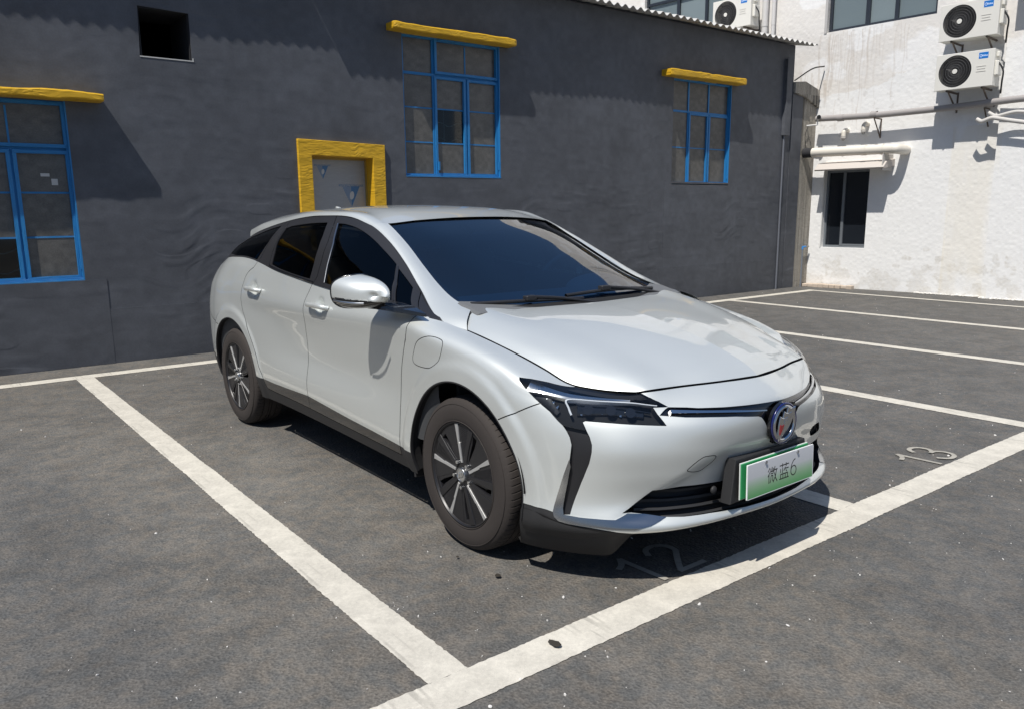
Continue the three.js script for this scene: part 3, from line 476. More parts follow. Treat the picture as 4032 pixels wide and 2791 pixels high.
// --- wheels: one wheel, then clones ---
{
  const wheel = new THREE.Group(); wheel.name = 'wheel';
  // tyre with grooves all round and across the shoulders; local axis z points outwards
  const prof = [[.213, .098], [.222, .106], [.24, .1105], [.268, .1115], [.292, .108], [.308, .1], [.3175, .091], [.322, .08], [.3245, .06], [.3245, .0475], [.318, .0465], [.318, .0405], [.3252, .0395], [.3255, .013], [.319, .012], [.319, .006], [.3255, .005]];
  const full = [...prof, ...prof.slice().reverse().map(([r, z]) => [r, -z])], pitch = 70, sub = 8, A = pitch * sub, pos = [], ind = [], W = full.length;
  for (let i = 0; i <= A; i++) {
    const ph = i % sub, th = i / A * Math.PI * 2;
    full.forEach(([r, z], k) => { const kk = k < prof.length ? k : W - 1 - k; let rr = r, zz = z; if (ph < 1 && kk >= 6 && kk <= 9) rr -= kk === 6 ? .0015 : .004; if (kk === 4 && Math.floor(i / 4) % 2) zz += Math.sign(z) * .0006; const t = th + (kk > 5 ? (.1 - Math.abs(z)) * .5 * Math.sign(z) : 0); pos.push(rr * Math.cos(t), rr * Math.sin(t), zz); });
    if (i) for (let k = 0; k < W - 1; k++) { const a = (i - 1) * W + k; ind.push(a, a + W, a + 1, a + 1, a + W, a + W + 1); }
  }
  let tg = new THREE.BufferGeometry(); tg.setAttribute('position', new THREE.Float32BufferAttribute(pos, 3)); tg.setIndex(ind); tg = toCreasedNormals(tg, .5);
  part('tyre', tg, M.rubber, wheel);
  part('sidewall_ring', flat([new THREE.TorusGeometry(.2265, .0022, 6, 90).translate(0, 0, .1085), new THREE.TorusGeometry(.297, .0016, 6, 90).translate(0, 0, .107)]), M.rubber, wheel);
  const rim = part('rim', new THREE.LatheGeometry([[.195, -.1], [.2, -.09], [.19, 0], [.2, .07], [.2135, .098], [.2185, .106], [.2215, .108], [.2215, .1], [.215, .094]].map(([x, y]) => new THREE.Vector2(x, y)), 96).rotateX(Math.PI / 2), M.rim, wheel);
  const pol = (deg, r) => [r * Math.cos(deg * Math.PI / 180), r * Math.sin(deg * Math.PI / 180)];
  const shape = (pts) => new THREE.Shape(pts.map((p) => new THREE.Vector2(p[0], p[1])));
  const ext = (s, z, depth, bevel = .0015, seg = 24) => new THREE.ExtrudeGeometry(s, { depth, bevelEnabled: bevel > 0, bevelSize: bevel, bevelThickness: bevel, bevelSegments: 2, curveSegments: seg }).translate(0, 0, z);
  const arcPts = (a, b, r, n = 6) => Array.from({ length: n + 1 }, (_, i) => pol(lerp(a, b, i / n), r));
  const face = new THREE.Shape(); face.absarc(0, 0, .203, 0, Math.PI * 2);
  for (let k = 0; k < 5; k++) { const a = 102 + 72 * k - 40, h = new THREE.Path([...arcPts(a - 3.2, a + 6.5, .186), pol(a + 3, .15), pol(a + 1, .1), pol(a - 6, .062), pol(a - 9, .064), pol(a - 7, .1), pol(a - 5.5, .15)].map((p) => new THREE.Vector2(p[0], p[1]))); face.holes.push(h); }
  part('wheel_face', ext(face, .066, .012, .002, 60), M.rim, rim);
  part('brake_disc', flat([new THREE.CylinderGeometry(.14, .14, .02, 48).rotateX(Math.PI / 2).translate(0, 0, -.02), new THREE.CylinderGeometry(.185, .185, .01, 48).rotateX(Math.PI / 2).translate(0, 0, -.08)]), M.dark, wheel);
  for (let k = 0; k < 5; k++) {
    const t = 102 + 72 * k;
    part('silver_edge', ext(shape([pol(t + .8, .2025), pol(t - 4.4, .2025), pol(t - 3.9, .13), pol(t - 5.6, .126), pol(t - 13, .05), pol(t - 3, .049), pol(t - .6, .12)]), .079, .005, .001), M.machined, rim);
    part('ribbed_panel', flat([ext(shape([...arcPts(t - 5, t - 24, .199), pol(t - 26, .075), pol(t - 10, .07)]), .078, .0015, .0006), ...Array.from({ length: 15 }, (_, i) => { const r = .085 + i * .0078, a0 = t - 6.5 - .4 / r, a1 = t - 23; return ext(shape([pol(a0, r), pol(a1, r - .006), pol(a1, r - .009), pol(a0, r - .003)]), .0802, .0014, 0); })]), M.rim, rim);
    part('spoke', ext(shape([...arcPts(t - 25, t - 33.5, .2), pol(t - 33, .13), pol(t - 36, .07), pol(t - 46, .046), pol(t - 26, .046), pol(t - 25, .09)]), .078, .004, .0025), M.rim, rim);
    part('blade', ext(shape([...arcPts(t - 48, t - 71, .199), pol(t - 73, .13), pol(t - 78, .058), pol(t - 58, .07), pol(t - 52, .12)]), .078, .002, .0015), M.rim, rim);
    const b = pol(t + 20, .0535); part('wheel_bolt', new THREE.CylinderGeometry(.0075, .0085, .016, 6).rotateX(Math.PI / 2).translate(b[0], b[1], .084), M.satinChrome, rim);
  }
  const cap = part('hub_cap', new THREE.CylinderGeometry(.029, .031, .012, 32).rotateX(Math.PI / 2).translate(0, 0, .085), M.satinChrome, rim);
  cap.geometry = flat([cap.geometry, new THREE.TorusGeometry(.0265, .0022, 8, 40).translate(0, 0, .0915), ...[-1, 0, 1].map((k) => new THREE.BoxGeometry(.0075, .026, .003).rotateZ(-.35).translate(k * .012, k * .005, .0925))]);
  const spots = [[1.337, 1, 0], [-1.312, 1, .35], [1.337, -1, .7], [-1.312, -1, 1.2]];
  for (const o of rim.children) o.geometry.scale(1.055, 1.055, 1).translate(0, 0, .017);
  spots.forEach(([x, s, spin], i) => { const w = i ? wheel.clone() : wheel; w.position.set(x, .325, s * .775); w.rotation.set(0, s > 0 ? 0 : Math.PI, spin); car.add(w); });
}
// --- door mirrors ---
sides((m) => {
  const s = m ? -1 : 1, pos = [], ind = [], NT = 64, NS = 26;
  const outline = (a) => { const c = Math.cos(a), n = Math.sin(a), e = .72; return [Math.sign(c) * Math.abs(c) ** e, Math.sign(n) * Math.abs(n) ** e]; };
  // rings from the rear rim forwards; each ring in the (y, z) plane
  for (let i = 0; i <= NS; i++) {
    const t = i / NS, k = Math.pow(1 - Math.pow(t, 2.6), .55), x = .685 + .185 * t;
    for (let j = 0; j < NT; j++) { const [c, n] = outline(j / NT * Math.PI * 2); const z = 1.003 - .012 * t + c * .084 * k - .02 * t, y = 1.046 - .012 * t + n * (n > 0 ? .07 - .012 * c : .076 + .002 * c) * (k * .9 + .1 * (1 - t)); pos.push(x - .055 * (c > 0 ? c : 0) * (1 - t) - .03 * c * t + (c < 0 ? .02 * -c : 0), y, s * z); }
    if (i) for (let j = 0; j < NT; j++) { const a = (i - 1) * NT + j, b = (i - 1) * NT + (j + 1) % NT; ind.push(a, b, a + NT, b, b + NT, a + NT); }
  }
  const g = new THREE.BufferGeometry(); g.setAttribute('position', new THREE.Float32BufferAttribute(pos, 3)); g.setIndex(ind); g.computeVertexNormals();
  // split into painted cap and black lower half along a sloping line
  const pick = (keep) => { const h = g.clone(), o = []; for (let t = 0; t < ind.length; t += 3) { const y = (pos[ind[t] * 3 + 1] + pos[ind[t + 1] * 3 + 1] + pos[ind[t + 2] * 3 + 1]) / 3, z = Math.abs(pos[ind[t] * 3 + 2]); if (keep(y - (1.01 + (z - 1.0) * .1))) o.push(ind[t], ind[t + 1], ind[t + 2]); } h.setIndex(o); return h; };
  const mir = part('door_mirror', pick((d) => d > 0), M.paint);
  const rim = []; for (let j = 0; j <= NT; j++) rim.push(V3(pos[(j % NT) * 3], pos[(j % NT) * 3 + 1], pos[(j % NT) * 3 + 2]));
  part('mirror_base', pick((d) => d <= 0), M.gloss, mir);
  part('mirror_glass', new THREE.CircleGeometry(1, 40).scale(.074, .054, 1).rotateY(-Math.PI / 2 - s * .25).translate(.68, 1.046, s * .995), M.chrome, mir);
  part('mirror_housing_edge', new THREE.TubeGeometry(new THREE.CatmullRomCurve3(rim.slice(0, -1), true), 80, .004, 6, true), M.gloss, mir);
  part('turn_signal', new THREE.TubeGeometry(new THREE.CatmullRomCurve3([V3(.655, 1.006, s * 1.087), V3(.72, 1.004, s * 1.083), V3(.79, 1.003, s * 1.062), V3(.835, 1.003, s * 1.03)]), 24, .005, 8), M.satinChrome, mir);
  part('mirror_arm', toCreasedNormals(new ConvexGeometry([[.73, .986, .955], [.85, .992, .95], [.74, .968, .965], [.845, .972, .96], [.8, .958, .862], [.86, .952, .862], [1.045, .948, .845], [1.045, .962, .845], [.95, .985, .845], [.82, .993, .848]].map(([x, y, z]) => V3(x, y, s * z))), .5), M.gloss, mir);
  if (m) { const q = new THREE.Vector3(.8, 0, -.9); for (const o of [mir, ...mir.children]) o.geometry.translate(-q.x, 0, -q.z).rotateY(1.15).translate(q.x - .36, -.02, q.z + .02); }   // the far mirror is folded in
});
function shapeOf(p) { const s = new THREE.Shape(); s.moveTo(p[0][0], p[0][1]); for (const q of p.slice(1)) s.lineTo(q[0], q[1]); return s; }
// --- door handles ---
sides((m) => {
  const s = m ? -1 : 1;
  for (const [n, x0, x1, y] of [['front_door', -.075, .15, .912], ['rear_door', -.99, -.785, .936]]) {
    const c = new THREE.CatmullRomCurve3([V3(x0, y - .006, s * .876), V3(x0 + .012, y, s * .903), V3((x0 + x1) / 2, y + .004, s * .912), V3(x1 - .02, y + .002, s * .906), V3(x1, y - .004, s * .878)]);
    const g = new THREE.TubeGeometry(c, 40, .0105, 14); g.translate(0, -y, 0).scale(1, 1.2, 1).translate(0, y, 0);
    part('door_handle', g, M.paint, doors[n + m]);
  }
});
// --- wipers, aerial, plates ---
for (const pts of [[[.615, 4.45], [.4, 4.52], [.2, 4.6], [.05, 4.66]], null]) {
  const on = (z, v) => { let u = 0; for (let k = 0; k < 30; k++) { u = Math.abs(z) / .66 * 3; const p = screenS.at(u, v).p; if (Math.abs(p[2] - Math.abs(z)) < 1e-3) break; } let lo = 0, hi = 3; for (let k = 0; k < 30; k++) { const mid = (lo + hi) / 2; if (screenS.at(mid, v).p[2] < Math.abs(z)) lo = mid; else hi = mid; } const q = screenS.at(lo, v).p; return V3(q[0], q[1] + .012, z); };
  const path = pts ? pts.map(([z, v]) => on(z, v)) : [[.13, 4.47], [-.08, 4.4], [-.3, 4.4], [-.52, 4.52]].map(([z, v]) => on(z, v));
  const c = new THREE.CatmullRomCurve3(path), w = part('wiper', new THREE.TubeGeometry(c, 40, .0085, 8), M.satin);
  const mid = c.getPoint(.42), end = pts ? V3(1.2, .955, -.02) : V3(1.14, .955, -.58);
  part('wiper_arm', new THREE.TubeGeometry(new THREE.CatmullRomCurve3([mid.clone().add(V3(0, .018, 0)), mid.clone().lerp(end, .5).add(V3(0, .016, 0)), end]), 20, .008, 8), M.satin, w);
  part('wiper_joint', new RoundedBoxGeometry(.035, .024, .06, 2, .006).translate(mid.x, mid.y + .012, mid.z), M.satin, w);
}
part('cowl', both((m) => barOn(screenS, [[0, 4.84], [1, 4.84], [2, 4.84], [2.97, 4.84]], .1, -.02, .003, m)), M.dark);
{
  const f = new THREE.ExtrudeGeometry(shapeOf([[-.075, 0], [-.07, .055], [-.045, .05], [.03, .02], [.075, 0]]), { depth: .012, bevelEnabled: true, bevelSize: .006, bevelThickness: .008, bevelSegments: 3 }).translate(-1.42, 1.375, -.006);
  part('aerial_fin', f, M.paint);
}
{
  // show plate, fixed over the registration plate
  const W = 1024, H = 326, cv = document.createElement('canvas'); cv.width = W; cv.height = H; const x = cv.getContext('2d');
  const gr = x.createLinearGradient(0, 0, 0, H); gr.addColorStop(0, '#dcdde0'); gr.addColorStop(.4, '#d0d2d3'); gr.addColorStop(.68, '#98bd96'); gr.addColorStop(1, '#55a35c'); x.fillStyle = gr; x.fillRect(0, 0, W, H);
  x.strokeStyle = '#f4f4f4'; x.lineWidth = 9; x.strokeRect(4, 4, W - 8, H - 8);
  x.strokeStyle = '#101311'; x.lineCap = 'butt'; x.lineJoin = 'round'; x.lineWidth = 11;
  const S = 150, draw = (ox, oy, strokes) => { for (const s of strokes) { x.beginPath(); s.forEach(([a, b], i) => (i ? x.lineTo(ox + a * S, oy + b * S) : x.moveTo(ox + a * S, oy + b * S))); x.stroke(); } };
  draw(300, 88, [ // wei
    [[.2, .02], [.03, .26]], [[.24, .26], [.02, .56]], [[.13, .45], [.13, 1]],
    [[.3, .08], [.3, .28], [.56, .28], [.56, .08]], [[.43, 0], [.43, .28]], [[.27, .41], [.58, .41]], [[.33, .54], [.33, .8], [.24, .98]], [[.33, .54], [.52, .54], [.52, .86], [.58, .95]],
    [[.72, 0], [.6, .38]], [[.67, .22], [.98, .22]], [[.88, .22], [.8, .6], [.56, 1]], [[.68, .4], [.8, .76], [.98, 1]]]);
  draw(478, 88, [ // lan
    [[.02, .12], [.98, .12]], [[.31, 0], [.31, .24]], [[.69, 0], [.69, .24]],
    [[.13, .32], [.13, .58]], [[.34, .27], [.34, .62]], [[.62, .27], [.47, .5]], [[.56, .37], [.96, .37]], [[.66, .46], [.78, .58]],
    [[.14, .96], [.14, .68], [.86, .68], [.86, .96]], [[.38, .68], [.38, .96]], [[.62, .68], [.62, .96]], [[0, .97], [1, .97]]]);
  x.beginPath(); x.ellipse(702, 190, 42, 45, 0, 0, Math.PI * 2); x.stroke(); x.beginPath(); x.moveTo(728, 84); x.bezierCurveTo(690, 90, 659, 130, 660, 190); x.stroke();
  const t = new THREE.CanvasTexture(cv); t.colorSpace = THREE.SRGBColorSpace; t.anisotropy = 8;
  const face = new THREE.MeshPhysicalMaterial({ map: t, roughness: 0.35, clearcoat: .6, clearcoatRoughness: .15 });
  const R = (g) => g.rotateX(.03).rotateY(Math.PI / 2).rotateZ(.06);
  const at = (g, dx = 0, dy = 0, dz = 0) => R(g).translate(2.262 + dx, .392 + dy, .0105 + dz);
  const outline = shapeOf([[-.219, -.062], [-.214, -.068], [.214, -.068], [.219, -.062], [.219, .062], [.214, .068], [-.214, .068], [-.219, .062]]);
  const plate = part('licence_plate', at(new RoundedBoxGeometry(.438, .137, .006, 3, .0028)), new THREE.MeshStandardMaterial({ color: 0xe9ebea, roughness: .4 }));
  const sf = new THREE.ShapeGeometry(outline), uv = sf.attributes.uv, ps = sf.attributes.position; for (let i = 0; i < uv.count; i++) uv.setXY(i, (ps.getX(i) + .219) / .438, (ps.getY(i) + .0685) / .137);
  part('plate_print', at(sf.translate(0, 0, .0035)), face, plate);
  part('registration_plate', at(new RoundedBoxGeometry(.44, .137, .004, 3, .002), -.016, .003, .013), new THREE.MeshStandardMaterial({ color: new THREE.Color(.03, .3, .1), roughness: .45 }), plate);
  part('plate_edge', at(new RoundedBoxGeometry(.446, .143, .004, 3, .002), -.02, .003, .013), new THREE.MeshStandardMaterial({ color: 0xdfe2dd, roughness: .4 }), plate);
  part('plate_bracket', at(new THREE.ExtrudeGeometry(shapeOf([[-.224, .076], [.224, .076], [.252, -.085], [-.252, -.085]]), { depth: .04, bevelEnabled: true, bevelSize: .004, bevelThickness: .004, bevelSegments: 2 }).translate(0, 0, -.044), -.034, .006, .012), M.plastic, plate);
  sides((m) => part('plate_bolt', new THREE.CylinderGeometry(.006, .006, .006, 12).rotateZ(-Math.PI / 2).translate(2.266, .452, .012 + (m ? -.105 : .105)), M.satinChrome, plate));
}
// --- inside: dashboard, wheel, screen, seats, lining ---
{
  const dashLine = [[1.16, .93], [1.05, .955], [.86, .965], [.72, .94], [.66, .85], [.68, .6], [.75, .4]];
  part('dashboard', new THREE.ExtrudeGeometry(shapeOf([...dashLine, [1.16, .4]]), { depth: 1.3, bevelEnabled: true, bevelSize: .02, bevelThickness: .02, bevelSegments: 3 }).translate(0, .015, -.65), M.dash);
  part('instrument_hood', new THREE.SphereGeometry(1, 32, 16).scale(.13, .075, .2).translate(.84, .985, -.37), M.dash);
  part('centre_screen', new RoundedBoxGeometry(.012, .13, .24, 3, .005).rotateZ(-.2).translate(.84, 1.03, .02), M.gloss);
  const wheel = part('steering_wheel', new THREE.TorusGeometry(.185, .016, 12, 48).rotateY(Math.PI / 2).rotateZ(-.4).translate(.56, .985, -.37), M.cabin);
  part('wheel_hub', new THREE.SphereGeometry(1, 20, 12).scale(.03, .07, .09).rotateZ(-.4).translate(.565, .98, -.37), M.cabin, wheel);
  for (const [x, z] of [[-.05, .37], [-.05, -.37], [-.95, .4], [-.95, -.4]]) {
    const seat = part('seat', flat([new RoundedBoxGeometry(.5, .16, .5, 4, .06).translate(x, .5, z), new RoundedBoxGeometry(.14, .62, .48, 4, .06).rotateZ(.3).translate(x - .33, .83, z)]), M.cabin);
    part('headrest', new RoundedBoxGeometry(.09, .17, .26, 4, .04).rotateZ(.2).translate(x - .44, 1.16, z), M.cabin, seat);
  }
  part('interior_mirror', new RoundedBoxGeometry(.03, .06, .22, 3, .012).translate(.36, 1.25, 0), M.satin);
  const lin = cells(bodyS, (u, v) => u > 9.8 && u < 20.9 && v > 1.5 && v < 7.9);
  part('cabin_lining', flat([both((m) => piecesGeometry(bodyS, lin, -.035, m)), both((m) => piecesGeometry(roofS, cells(roofS), -.03, m)), new THREE.BoxGeometry(3.2, .02, 1.5).translate(-.4, .3, 0), new THREE.BoxGeometry(.02, .65, 1.5).translate(1.13, .6, 0)]), M.cabin);
}
// ---------- procedural textures ----------
function noiseGrid(n, seed) { const r = rng(seed), g = new Float32Array(n * n); for (let i = 0; i < n * n; i++) g[i] = r(); return (x, y) => { const xi = Math.floor(x), yi = Math.floor(y), s = x - xi, t = y - yi, a = s * s * (3 - 2 * s), b = t * t * (3 - 2 * t), G = (i, j) => g[(((yi + j) % n + n) % n) * n + ((xi + i) % n + n) % n]; return lerp(lerp(G(0, 0), G(1, 0), a), lerp(G(0, 1), G(1, 1), a), b); }; }
const nz = noiseGrid(256, 5);
const fbm = (x, y, o = 5) => { let s = 0, a = .5, f = 1; for (let i = 0; i < o; i++) { s += a * nz(x * f + i * 17.3, y * f + i * 9.1); a *= .5; f *= 2; } return s / (1 - Math.pow(.5, o)); };
// tiling: noise whose period is `per` cells
const tile = (n, seed) => { const r = rng(seed), g = new Float32Array(n * n); for (let i = 0; i < n * n; i++) g[i] = r(); return (u, v) => { const x = u * n, y = v * n, xi = Math.floor(x), yi = Math.floor(y), s = x - xi, t = y - yi, a = s * s * (3 - 2 * s), b = t * t * (3 - 2 * t), G = (i, j) => g[((yi + j) % n) * n + (xi + i) % n]; return lerp(lerp(G(0, 0), G(1, 0), a), lerp(G(0, 1), G(1, 1), a), b); }; };
const tile2 = (nx, ny, seed) => { const r = rng(seed), g = new Float32Array(nx * ny); for (let i = 0; i < nx * ny; i++) g[i] = r(); return (u, v) => { const x = ((u % 1) + 1) % 1 * nx, y = ((v % 1) + 1) % 1 * ny, xi = Math.floor(x), yi = Math.floor(y), s = x - xi, t = y - yi, a = s * s * s * (s * (s * 6 - 15) + 10), b = t * t * t * (t * (t * 6 - 15) + 10), G = (i, j) => g[((yi + j) % ny) * nx + (xi + i) % nx]; return lerp(lerp(G(0, 0), G(1, 0), a), lerp(G(0, 1), G(1, 1), a), b); }; };
function dataTexture(w, h, fn, srgb = true) {
  const d = new Uint8Array(w * h * 4);
  for (let y = 0; y < h; y++) for (let x = 0; x < w; x++) { const c = fn((x + .5) / w, (y + .5) / h), o = (y * w + x) * 4; for (let k = 0; k < 3; k++) d[o + k] = clamp(Math.round(255 * (c.length ? c[k] : c)), 0, 255); d[o + 3] = 255; }
  const t = new THREE.DataTexture(d, w, h); t.wrapS = t.wrapT = THREE.RepeatWrapping; t.magFilter = THREE.LinearFilter; t.minFilter = THREE.LinearMipmapLinearFilter; t.generateMipmaps = true; if (srgb) t.colorSpace = THREE.SRGBColorSpace; t.needsUpdate = true; return t;
}
const structure = (o, name, label) => { o.name = name; o.userData = { kind: 'structure', ...(label ? { label } : {}) }; o.traverse((m) => { m.castShadow = m.receiveShadow = true; }); scene.add(o); return o; };
const used = new Map();
const numbered = (n) => { const k = used.get(n) ?? 0; used.set(n, k + 1); return k ? n + '_' + String(k).padStart(3, '0') : n; };
function thing(name, label, category, pos = [0, 0, 0], group) { const g = new THREE.Group(); g.name = numbered(name); g.position.set(...pos); g.userData = { label, category, ...(group ? { group } : {}) }; scene.add(g); return g; }
const std = (c, roughness = .8, o = {}) => new THREE.MeshStandardMaterial({ color: new THREE.Color(...c), roughness, ...o });
const box = (x0, x1, y0, y1, z0, z1) => new THREE.BoxGeometry(x1 - x0, y1 - y0, z1 - z0).translate((x0 + x1) / 2, (y0 + y1) / 2, (z0 + z1) / 2);
const metres = (g, su, sv, axis) => { const p = g.attributes.position, uv = new Float32Array(p.count * 2); for (let i = 0; i < p.count; i++) { const q = [p.getX(i), p.getY(i), p.getZ(i)]; uv[2 * i] = q[axis[0]] / su; uv[2 * i + 1] = q[axis[1]] / sv; } g.setAttribute('uv', new THREE.BufferAttribute(uv, 2)); return g; };

// ---------- ground ----------
{
  const a = tile(512, 1), b = tile(1024, 2), c = tile(96, 3), e = tile(24, 4);
  const val = (u, v) => { const g = .5 * a(u, v) + .5 * b(u, v), f = c(u, v), s = b(v, u); return { g, f, s, l: e(u, v) }; };
  const col = dataTexture(2048, 2048, (u, v) => { const q = val(u, v); let t = .34 + .085 * (q.g - .5) * 2 + .045 * (q.f - .5) + .05 * (q.l - .5); if (q.s > .975) t += .13; if (q.s < .02) t -= .07; const w = (q.f - .5) * .02; return [t * 1.02 + w, t, t * .965 - w]; });
  const bmp = dataTexture(1024, 1024, (u, v) => .6 * a(u, v) + .4 * b(u, v), false);
  const g = new THREE.PlaneGeometry(70, 70, 280, 280).rotateX(-Math.PI / 2).translate(5, 0, 0);
  metres(g, 3.1, 3.1, [0, 2]);
  const p = g.attributes.position, k = new Float32Array(p.count * 3);
  for (let i = 0; i < p.count; i++) { const x = p.getX(i), z = p.getZ(i), n = fbm(x * .55 + 3, z * .55 + 8, 4), m = fbm(x * .2 + 40, z * .9 + 20, 4), s = .82 + .36 * n; const dust = sstep(.52, .72, m) * .22; k[3 * i] = s * (1 + dust); k[3 * i + 1] = s * (1 + dust * .85); k[3 * i + 2] = s * (1 + dust * .6); }
  g.setAttribute('color', new THREE.BufferAttribute(k, 3));
  structure(new THREE.Mesh(g, new THREE.MeshStandardMaterial({ map: col, bumpMap: bmp, bumpScale: .006, vertexColors: true, roughness: .88 })), 'ground', 'grey asphalt of the car park');
  // loose light stones
  const r = rng(77), st = new THREE.InstancedMesh(new THREE.IcosahedronGeometry(1, 0), std([.62, .6, .57], .8), 900), mm = new THREE.Matrix4(), qq = new THREE.Quaternion();
  for (let i = 0; i < 900; i++) { const s = .0012 + .0035 * r() ** 3, x = i < 500 ? -1 + 3 * r() : -6.3 + 8 * r(), z = i < 500 ? -4.5 + 5.5 * r() : -11 + 12 * r(); mm.compose(V3(x, s * .5, z), qq.setFromEuler(new THREE.Euler(r() * 6, r() * 6, r() * 6)), V3(s * (1 + r()), s * .8, s * (1 + r()))); st.setMatrixAt(i, mm); }
  st.name = 'gravel'; st.userData = { kind: 'stuff', label: 'tiny pale stones strewn over the asphalt', category: 'gravel' }; scene.add(st);
}
// painted lines with frayed edges
{
  const a = tile(256, 11), b = tile(64, 12), c = tile(16, 13);
  const sm = tile2(5, 60, 14), sm2 = tile2(3, 6, 15); const tex = dataTexture(1024, 1024, (u, v) => { const t = .765 - .1 * sstep(.55, .95, sm(u, v)) * sstep(.4, .7, sm2(u, v)) + .05 * (a(u, v) - .5) + .05 * (b(u, v) - .5) + .06 * (c(u, v) - .5) - (a(v, u) > .93 ? .1 : 0); return [t, t * .975, t * .915]; });
  const m = new THREE.MeshStandardMaterial({ map: tex, roughness: .75 });
  const line = (x0, x1, z0, z1, y, name, label) => {
    const along = x1 - x0 > z1 - z0, L = along ? x1 - x0 : z1 - z0, n = Math.ceil(L / .012), r = rng(Math.round(Math.abs(x0 * 31 + z0 * 97) * 10) + 3), pos = [], uv = [], ind = [];
    for (let i = 0; i <= n; i++) { const t = i / n * L, j = () => (r() - .5) * .005 + (fbm(t * 3 + z0 * 5, x0 * 7 + 2, 3) - .5) * .008, e0 = j(), e1 = j(); for (const [w, e] of [[0, e0], [1, e1]]) { const x = along ? x0 + t : lerp(x0, x1, w) + e, z = along ? lerp(z0, z1, w) + e : z0 + t; pos.push(x, y, z); uv.push(x / .7, z / .7); } if (i) { const k = 2 * i; along ? ind.push(k - 2, k - 1, k, k - 1, k + 1, k) : ind.push(k - 2, k, k - 1, k - 1, k, k + 1); } }
    const g = new THREE.BufferGeometry(); g.setAttribute('position', new THREE.Float32BufferAttribute(pos, 3)); g.setAttribute('uv', new THREE.Float32BufferAttribute(uv, 2)); g.setIndex(ind); g.computeVertexNormals();
    structure(new THREE.Mesh(g, m), numbered(name), label);
  };
  const S = 2.2464, w = .143, D = 5.7686;
  line(0, .155, -13, 6, .003, 'front_line', 'long white line along the open ends of the bays');
  line(-D - .16, -D, -11.25, 6, .003, 'back_line', 'white line at the back of the bays by the dark wall');
  const say = ['white line between bays 11 and 12', 'white line between bays 12 and 13', 'white line beyond bay 13', 'third white line from the white building', 'second white line from the white building', 'white line nearest the white building'];
  for (let k = 0; k < 6; k++) line(-D, 0, -k * S, -k * S + (k < 5 ? w : .11), .003, 'bay_line', say[k]);
  // bay numbers, read from the front line: up is -x, right is -z
  const num = (strokes, width, label, name) => {
    const gs = strokes.map((pts) => { const c = pts.length > 2 ? curvePts(pts, 10) : [pts[0], [(pts[0][0] + pts[1][0]) / 2, (pts[0][1] + pts[1][1]) / 2], pts[1]], pos = [], ind = [], uv = []; c.forEach((q, i) => { const a2 = c[Math.max(0, i - 1)], b2 = c[Math.min(c.length - 1, i + 1)], d = Math.hypot(b2[0] - a2[0], b2[1] - a2[1]) || 1, nx = -(b2[1] - a2[1]) / d * width / 2, nzz = (b2[0] - a2[0]) / d * width / 2; pos.push(q[0] + nx, .005, q[1] + nzz, q[0] - nx, .005, q[1] - nzz); uv.push(q[0], q[1], q[0], q[1]); if (i) { const k = 2 * i; ind.push(k - 2, k, k - 1, k - 1, k, k + 1); } }); const g = new THREE.BufferGeometry(); g.setAttribute('position', new THREE.Float32BufferAttribute(pos, 3)); g.setAttribute('uv', new THREE.Float32BufferAttribute(uv, 2)); g.setIndex(ind); g.computeVertexNormals(); return g.toNonIndexed(); });
    gs.forEach((g, i) => g.translate(0, i * .0006, 0));
    const o = new THREE.Mesh(mergeGeometries(gs), new THREE.MeshStandardMaterial({ map: tex, color: 0xcfcfcf, roughness: .8, side: THREE.DoubleSide })); structure(o, numbered(name), label);
  };
  num([[[-.262, -3.165], [-.018, -3.182]], [[-.262, -3.17], [-.215, -3.135], [-.192, -3.083]], [[-.215, -3.272], [-.256, -3.3], [-.266, -3.345], [-.24, -3.388], [-.19, -3.395], [-.155, -3.36], [-.152, -3.335]], [[-.152, -3.335], [-.15, -3.375], [-.115, -3.41], [-.065, -3.408], [-.035, -3.37], [-.035, -3.31], [-.085, -3.268]]], .026, 'white painted number 13 before the front line', 'bay_number');
  num([[[-.262, -.925], [-.018, -.94]], [[-.262, -.93], [-.215, -.893], [-.192, -.855]], [[-.205, -1.04], [-.25, -1.07], [-.262, -1.12], [-.235, -1.165], [-.185, -1.172], [-.13, -1.125], [-.07, -1.07], [-.034, -1.042]], [[-.034, -1.03], [-.034, -1.185]]], .026, 'white painted number 12 under the car nose', 'bay_number');
}
